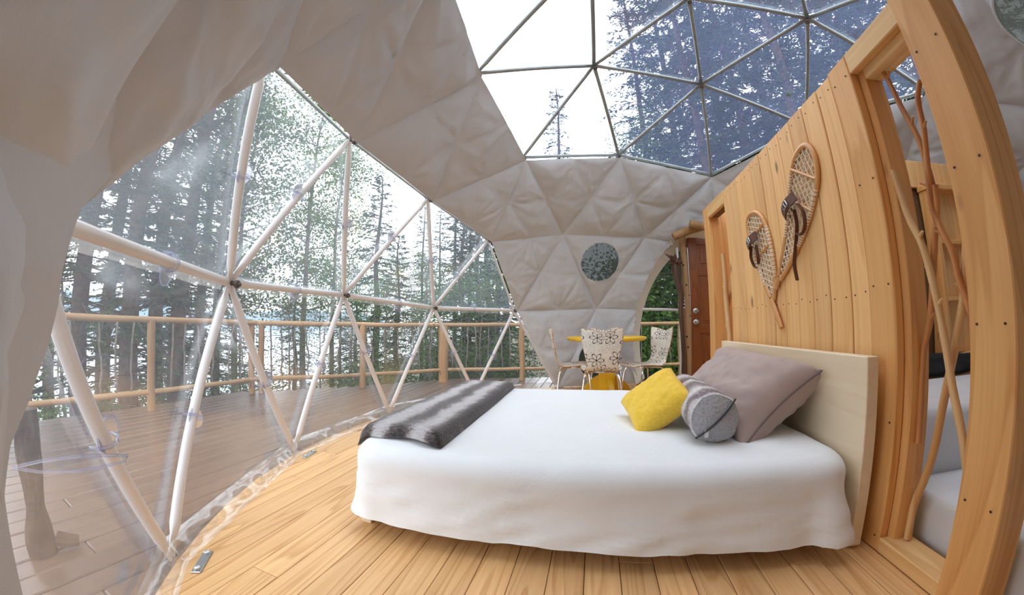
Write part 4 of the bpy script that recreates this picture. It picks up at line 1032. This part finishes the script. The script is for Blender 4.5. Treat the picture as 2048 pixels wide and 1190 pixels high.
# ------------------------------------------------------------------ deck and railing
DZ = -.10
dpoly = [(-6.5, 5.75), (.95, 5.75), (3.62, 3.45), (4.12, 1.9), (4.9, -1.6), (4.9, -5), (-6.5, -5)]
def deck_xmax(y_):
    m = 0
    for (xa, ya), (xb, yb) in zip(dpoly[1:], dpoly[2:6]):
        if min(ya, yb) <= y_ <= max(ya, yb) and ya != yb: m = max(m, xa + (xb - xa) * (y_ - ya) / (yb - ya))
    return m
dk = MB(); dk.box(-6.4, .8, 2.0, 5.70, DZ - .20, DZ - .045); dk.box(.8, 3.2, -4.9, 3.3, DZ - .20, DZ - .045); dk.box(-6.4, .8, -4.9, 2.0, DZ - .2, DZ - .045); deck = dk.build('deck', MT['bark'], smooth=False)
setp(deck, 'wet brown plank deck around the dome', 'deck', kind='structure')
y_ = 5.75 - .142; 
while y_ > -2.2:
    xm = deck_xmax(y_ + .07)
    if y_ > 5.3: xm = min(xm, .95 + (5.75 - y_) * 1.16)
    lo_x = -5.2
    inner = math.sqrt(max(0, 2.8 ** 2 - (y_ + .07) ** 2)) if abs(y_ + .07) < 2.8 else 0
    spans = [(lo_x, xm)] if inner < .3 else [(inner - .1, xm)] + ([(lo_x, -inner + .1)] if y_ > 0 else [])
    for a, c in spans:
        cuts = [a]; q = a + random.uniform(1.5, 3.5)
        while q < c - .6: cuts.append(q); q += random.uniform(2.2, 3.8)
        cuts.append(c)
        for s0, s1 in zip(cuts, cuts[1:]):
            b = MB(); b.box(s0 + .002, s1 - .002, y_ + .004, y_ + .138, DZ - .04, DZ + random.uniform(-.003, .0), bev=.006); b.build('plank', MT['deck'], deck, smooth=False)
    y_ -= .142
rl = setp(empty('deck_railing', (0, 0, DZ)), 'rustic peeled log railing along the edge of the deck', 'railing')
RP = [(-5.0, 5.42), (-2.7, 5.45), (-.42, 5.46), (1.02, 5.42), (2.2, 4.42), (3.22, 3.50), (3.72, 2.20), (4.15, .55), (4.5, -.75), (4.8, -2.0)]
H = .885 - DZ
def rlog(P, rad, name, mat, n=9, sag=.012):
    P = [Vector(p) for p in P]; path = []; rr = []
    for i in range(len(P) - 1):
        for s_ in range(7):
            t = s_ / 7; p = P[i].lerp(P[i + 1], t); path.append(p + Vector((noise.noise(p * 1.7), noise.noise(p * 1.9 + Vector((4, 0, 0))), noise.noise(p * 1.5 + Vector((0, 7, 0))))) * sag); rr.append(rad * (1 + .14 * noise.noise(p * 3)))
    path.append(P[-1]); rr.append(rad)
    b = MB(); b.tube(path, rr, n); return b.build(name, MT[mat], rl, ang=60)
secs = [RP[:4], RP[3:6], RP[5:8], RP[7:]]
for sec in secs:
    rlog([(x, y_, H) for x, y_ in sec], .036, 'top_rail', 'logx'); rlog([(x, y_, .205) for x, y_ in sec], .032, 'lower_rail', 'logx')
for i, (x, y_) in enumerate(RP):
    rad = .05; sp = [(0, 0)]
    if i == 3: sp = [(-.055, .03), (.06, -.04)]; rad = .043
    if i == 5: sp = [(0, 0)]; rad = .085
    if i == 2: rad = .045
    for sx, sy in sp: rlog([(x + sx, y_ + sy, 0), (x + sx, y_ + sy, H * .5), (x + sx, y_ + sy, H - .005)], rad, 'post', 'log', n=10, sag=.015)
stk = []
for v in range(3):
    b = MB(); pp = []; 
    for k in range(7): pp.append((noise.noise(Vector((k * .6, v * 5, 0))) * .03, noise.noise(Vector((k * .6, v * 5, 4))) * .03, .62 * k / 6))
    b.tube(pp, [.011 + .003 * noise.noise(Vector((k, v, 1))) for k in range(7)], 6); stk.append(b.mesh('baluster', MT['barkpale'], True, None))
for (xa, ya), (xb, yb) in zip(RP[1:], RP[2:]):
    n = int(math.hypot(xb - xa, yb - ya) / .19)
    for k in range(1, n):
        t = (k + random.uniform(-.25, .25)) / n; o = link('baluster', random.choice(stk), rl); o.location = (xa + (xb - xa) * t, ya + (yb - ya) * t, .20); o.rotation_euler = (random.uniform(-.05, .05), random.uniform(-.1, .1), random.uniform(0, 6)); o.scale = (1, 1, 1.22)
# log stump on the deck by the window
st = MB(); pr_ = [(.062, 0), (.064, .06), (.058, .12), (.038, .2), (.042, .28), (.05, .36), (.05, .46), (.047, .56), (.044, .61)]
def stf(u, v):
    a = v * (len(pr_) - 1); i = min(int(a), len(pr_) - 2); f = a - i; r_ = pr_[i][0] * (1 - f) + pr_[i + 1][0] * f; z = pr_[i][1] * (1 - f) + pr_[i + 1][1] * f; an = 2 * PI * u
    r_ *= 1 + .22 * noise.noise(Vector((math.cos(an) * 1.4, math.sin(an) * 1.4, z * 5)))
    return Vector((r_ * math.cos(an) + .03 * z, r_ * math.sin(an), z))
st.grid(stf, 22, 26, closeu=True); st.add([st.v[22 * 26 + i] for i in range(22)], [tuple(range(22))]); so = st.build('log_stump', MT['bark'], ang=70); so.location = (-2.06, 3.07, DZ)
b = MB(); b.tube([(.06, -.02, .05), (.11, -.05, .035), (.14, -.06, .03)], [.035, .03, .025], 8); b.build('root_stub', MT['bark'], so)
setp(so, 'dark bark log stump standing on the deck beside the dome', 'stump')

# ------------------------------------------------------------------ terrain, lake, hills
def gz(x, y_):
    z = -1.5 - max(0, y_ - 7) * .22 - max(0, -x - 5) * .1 + max(0, x - 4) * .05
    return z + .25 * noise.noise(Vector((x * .25, y_ * .25, 0)))
b = MB(); b.grid(lambda u, v: Vector((-60 + 160 * u, -70 + 110 * v, min(gz(-60 + 160 * u, -70 + 110 * v), 4))), 70, 60); g = b.build('ground', MT['ground'], ang=None)
setp(g, 'sloping forest floor below the deck and trees', 'ground', kind='structure')
b = MB(); b.grid(lambda u, v: Vector((-700 + 1400 * u, 12 + 900 * v, -4.6)), 4, 4); lk = b.build('lake', MT['water']); setp(lk, 'pale lake beyond the trees reflecting the overcast sky', 'lake', kind='structure')
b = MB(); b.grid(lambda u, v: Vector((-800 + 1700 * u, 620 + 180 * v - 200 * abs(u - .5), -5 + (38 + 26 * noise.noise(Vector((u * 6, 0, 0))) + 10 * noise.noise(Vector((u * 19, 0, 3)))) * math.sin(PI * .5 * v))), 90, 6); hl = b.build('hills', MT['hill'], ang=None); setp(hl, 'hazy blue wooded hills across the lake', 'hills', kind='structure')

# ------------------------------------------------------------------ trees
def cards(b, p, d, l, w, nrm=None):
    d = d.normalized(); s_ = d.cross(Vector((random.uniform(-1, 1), random.uniform(-1, 1), random.uniform(-1, 1)))).normalized()
    i = len(b.v); b.v += [tuple(p), tuple(p + d * l * .5 + s_ * w), tuple(p + d * l), tuple(p + d * l * .5 - s_ * w)]; b.f.append((i, i + 1, i + 2, i + 3)); b.mi.append(0)
def spruce(seed, h=14.0, spread=2.1, low=.12, dens=1.0):
    random.seed(seed); t = MB(); pts = [Vector((noise.noise(Vector((k * .4, seed, 0))) * .12, noise.noise(Vector((k * .4, seed, 9))) * .12, h * k / 10)) for k in range(11)]
    t.tube(pts, [.15 * (1 - k / 10.5) + .012 for k in range(11)], 9)
    f = MB(); z = h * low
    while z < h * .99:
        fr = z / h; nb = 5 if fr < .85 else 4
        for q in range(nb):
            an = random.uniform(0, 2 * PI); L_ = spread * (1 - fr) ** .75 * random.uniform(.55, 1.05) + .15
            d = Vector((math.cos(an), math.sin(an), random.uniform(-.25, .12) + .35 * (fr > .8)))
            base = Vector((0, 0, z + random.uniform(-.1, .1)))
            t.tube([base, base + d * L_ * .5 + Vector((0, 0, -.03)), base + d * L_ + Vector((0, 0, -.1 * L_))], [.014, .009, .004], 4, cap=False)
            if fr < low + .08 and random.random() < .6: continue
            nc = int((6 + 17 * L_) * dens)
            for c in range(nc):
                s_ = random.uniform(.18, 1.03); p = base + d * (L_ * s_) + Vector((0, 0, -.1 * L_ * s_ * s_))
                sd_ = Vector((-d.y, d.x, 0)) * random.choice((-1, 1)) * random.uniform(.2, 1) + d * random.uniform(.3, 1) + Vector((0, 0, random.uniform(-.5, .12)))
                cards(f, p, sd_, random.uniform(.14, .34) * (.6 + .5 * (1 - s_)), random.uniform(.012, .03))
        z += random.uniform(.2, .34)
    return t.mesh('trunk', MT['bark'], True, None), f.mesh('needles', MT['spruce'], False, None)
def broadleaf(seed, h=9.0, crown=1.9, low=.3, nleaf=7500, mat='leaf', size=.085, rad=.085, bark='barkpale'):
    random.seed(seed); t = MB(); f = MB()
    pts = [Vector((noise.noise(Vector((k * .35, seed, 0))) * .5 * k / 10, noise.noise(Vector((k * .35, seed, 9))) * .5 * k / 10, h * k / 10)) for k in range(11)]
    t.tube(pts, [rad * (1 - k / 10.8) + .008 for k in range(11)], 8)
    tips = []
    for q in range(34):
        fr = random.uniform(low, .98); i = min(int(fr * 10), 9); base = pts[i].lerp(pts[i + 1], fr * 10 - i); an = random.uniform(0, 2 * PI)
        L_ = crown * (1.05 - .6 * abs(fr - .6)) * random.uniform(.5, 1.0) * (1 if fr < .8 else .6); d = Vector((math.cos(an), math.sin(an), random.uniform(.1, .8))).normalized()
        mid = base + d * L_ * .5 + Vector((0, 0, .05)); end = base + d * L_; t.tube([base, mid, end], [.022, .013, .005], 4, cap=False)
        tips += [mid, end, base.lerp(mid, .7), mid.lerp(end, .5)]
    for k in range(nleaf):
        c = random.choice(tips); p = c + Vector((random.gauss(0, .30), random.gauss(0, .30), random.gauss(0, .24)))
        cards(f, p, Vector((random.uniform(-1, 1), random.uniform(-1, 1), random.uniform(-1, .4))), random.uniform(.7, 1.35) * size, size * random.uniform(.25, .42))
    return t.mesh('trunk', MT[bark], True, None), f.mesh('leaves', MT[mat], False, None)
def shrubm(seed, h=2.2, r_=1.1, n=3600, mat='leaf', size=.075):
    random.seed(seed); t = MB(); f = MB(); tips = []
    for q in range(12):
        an = random.uniform(0, 2 * PI); e = Vector((math.cos(an) * random.uniform(.1, r_), math.sin(an) * random.uniform(.1, r_), random.uniform(.5, 1) * h)); t.tube([(0, 0, 0), e * .5 + Vector((0, 0, .1)), e], [.02, .013, .006], 5, cap=False); tips += [e, e * .75, e * .5]
    for k in range(n):
        c = random.choice(tips); p = c + Vector((random.gauss(0, .26), random.gauss(0, .26), random.gauss(0, .24))); p.z = max(.05, p.z)
        cards(f, p, Vector((random.uniform(-1, 1), random.uniform(-1, 1), random.uniform(-1, .5))), random.uniform(.7, 1.4) * size, size * random.uniform(.28, .45))
    return t.mesh('stems', MT['bark'], True, None), f.mesh('leaves', MT[mat], False, None)
SP = [spruce(11), spruce(12, 15, 2.4, .10, 1.1), spruce(13, 12, 1.6, .22, .8), spruce(14, 8, 1.5, .06, 1.3), spruce(15, 15, 2.8, .12, 1.7)]
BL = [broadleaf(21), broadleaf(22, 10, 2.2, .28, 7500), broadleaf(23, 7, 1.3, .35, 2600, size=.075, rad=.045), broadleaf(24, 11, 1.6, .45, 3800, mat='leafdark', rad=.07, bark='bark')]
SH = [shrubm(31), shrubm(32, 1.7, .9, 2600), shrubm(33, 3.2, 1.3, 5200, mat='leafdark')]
random.seed(99)
def tree(name, mesh2, az, dist, label, group, sc=1.0, p2='needles', p1='trunk', hz=1.0):
    x = CAM.x + dist * math.cos(math.radians(az)); y_ = CAM.y + dist * math.sin(math.radians(az))
    o = setp(empty(name, (x, y_, gz(x, y_) - .05), random.uniform(0, 6)), label, 'shrub' if 'shrub' in name else 'tree', group); o.scale = (sc, sc, sc * hz)
    link(p1, mesh2[0], o); link(p2, mesh2[1], o)
    return o
ORD = ['first', 'second', 'third', 'fourth', 'fifth', 'sixth', 'seventh', 'eighth', 'ninth', 'tenth', 'eleventh', 'twelfth', 'thirteenth', 'fourteenth', 'fifteenth', 'sixteenth']
def row(name, label, group, spots, p2='needles', p1='trunk', lib=None):
    spots = sorted(spots, key=lambda q: -q[0])
    for k, q in enumerate(spots):
        az, d, v, sc = q[:4]
        tree(name, lib[v], az, d, label + ', ' + ORD[k] + ' from the left', group, sc, p2, p1, q[4] if len(q) > 4 else 1.0)
SG = 'spruces beyond the deck railing'
tree('spruce_tree', SP[1], 74.6, 7.6, 'thick-trunked dark spruce nearest the left edge of the window', SG, 1.0)
tree('spruce_tree', SP[0], 68.8, 7.4, 'dark spruce with bare lower trunk left of the first window strut', SG, 1.05)
row('spruce_tree', 'dark spruce in the stand behind the left railing', SG, ((65.5, 9.5, 1, 1.0), (62.5, 8.0, 2, 1.1), (60, 11, 0, 1.0), (71.5, 10.5, 2, 1.2), (57.6, 12.5, 1, .8), (66, 13, 0, 1.1), (78, 12, 2, 1.0)), lib=SP)
row('young_spruce', 'young gappy spruce standing against the lake', SG, ((34.6, 10.5, 3, .85), (31.2, 10.0, 3, .62), (46.8, 11.5, 3, .55), (40, 13.5, 3, .5), (37.6, 12, 3, .55)), lib=SP)
row('spruce_tree', 'dark spruce behind the right half of the window', SG, ((22.0, 9.5, 1, .52), (19.5, 11, 0, .55), (16.5, 9.0, 3, .85), (24.5, 11.5, 2, .52), (13.5, 10.5, 3, .95), (27.3, 12.5, 0, .5), (18, 8.6, 3, .8), (20.8, 9.0, 3, .75), (14.8, 8.4, 3, .8)), lib=SP)
TG = 'tall conifers rising behind the door side of the dome'
row('tall_conifer', 'tall dark conifer looming over the skylight', TG, ((-11, 12, 1, 1.15), (-20, 9.2, 4, 1.1), (-27, 10.5, 4, 1.2), (-35, 8.6, 4, 1.15), (-44, 9.8, 4, 1.1), (-53, 9.0, 4, 1.05), (-16, 12.5, 4, 1.3), (-31, 12.5, 4, 1.4), (-64, 10, 4, 1.0), (-39, 12, 4, 1.35), (-23.5, 14, 4, 1.4), (-48, 13, 4, 1.3)), lib=SP)
tree('slender_conifer', SP[2], 4.0, 17, 'slender pale conifer seen faintly through the middle skylight panes', 'slender conifers', 1.25)
LG = 'broadleaved trees beyond the railing'
row('broadleaf_tree', 'airy light green broadleaved tree in front of the lake', LG, ((45.6, 9.6, 1, .95), (41.3, 12, 0, 1.0), (55.3, 10.5, 0, 1.1), (26.5, 9.5, 0, .5), (58.0, 9.0, 3, .95), (31.5, 13, 1, .5)), 'leaves', lib=BL)
row('sapling', 'thin-stemmed sapling just beyond the railing', 'saplings beyond the railing', ((76.5, 9.5, 2, .8), (33, 8.8, 2, .55), (29, 9, 2, .5), (43, 8.6, 2, .5), (38.3, 8.4, 2, .5), (47.5, 8.6, 2, .5), (24, 8.6, 2, .55), (20.8, 8.0, 2, .55), (15.2, 8.2, 2, .6), (62, 8.6, 2, .7), (54.5, 8.8, 2, .6), (35.8, 8.2, 2, .5), (26, 8.0, 2, .5), (17.8, 7.6, 2, .55)), 'leaves', lib=BL)
row('leafy_shrub', 'green shrub outside the arched window by the door', 'shrubs outside the arched window', ((-9.5, 9.0, 2, 1.2), (-12, 8.2, 0, 1.1), (-14.5, 9.0, 2, 1.35), (-11, 10.5, 2, 1.7), (-6.5, 10, 2, 1.3), (-17, 8.5, 0, 1.2)), 'leaves', 'stems', lib=SH)
row('broadleaf_tree', 'leafy tree behind the shrubs outside the arched window', LG, ((-10.5, 11.5, 1, .9), (-14, 12, 0, 1.0)), 'leaves', lib=BL)
row('leafy_shrub', 'low green shrub behind the lower rail of the deck', 'shrubs behind the deck railing', ((79, 8.5, 1, 1), (70, 8.2, 1, .9), (52, 8.4, 1, .9), (37, 8.3, 1, .9), (32.2, 8.6, 0, .7), (27, 8.1, 2, .6), (22.5, 7.9, 2, .6), (18.5, 7.7, 2, .6), (14.2, 7.8, 2, .7), (65, 8.4, 0, .8), (58, 8.6, 2, .6)), 'leaves', 'stems', lib=SH)
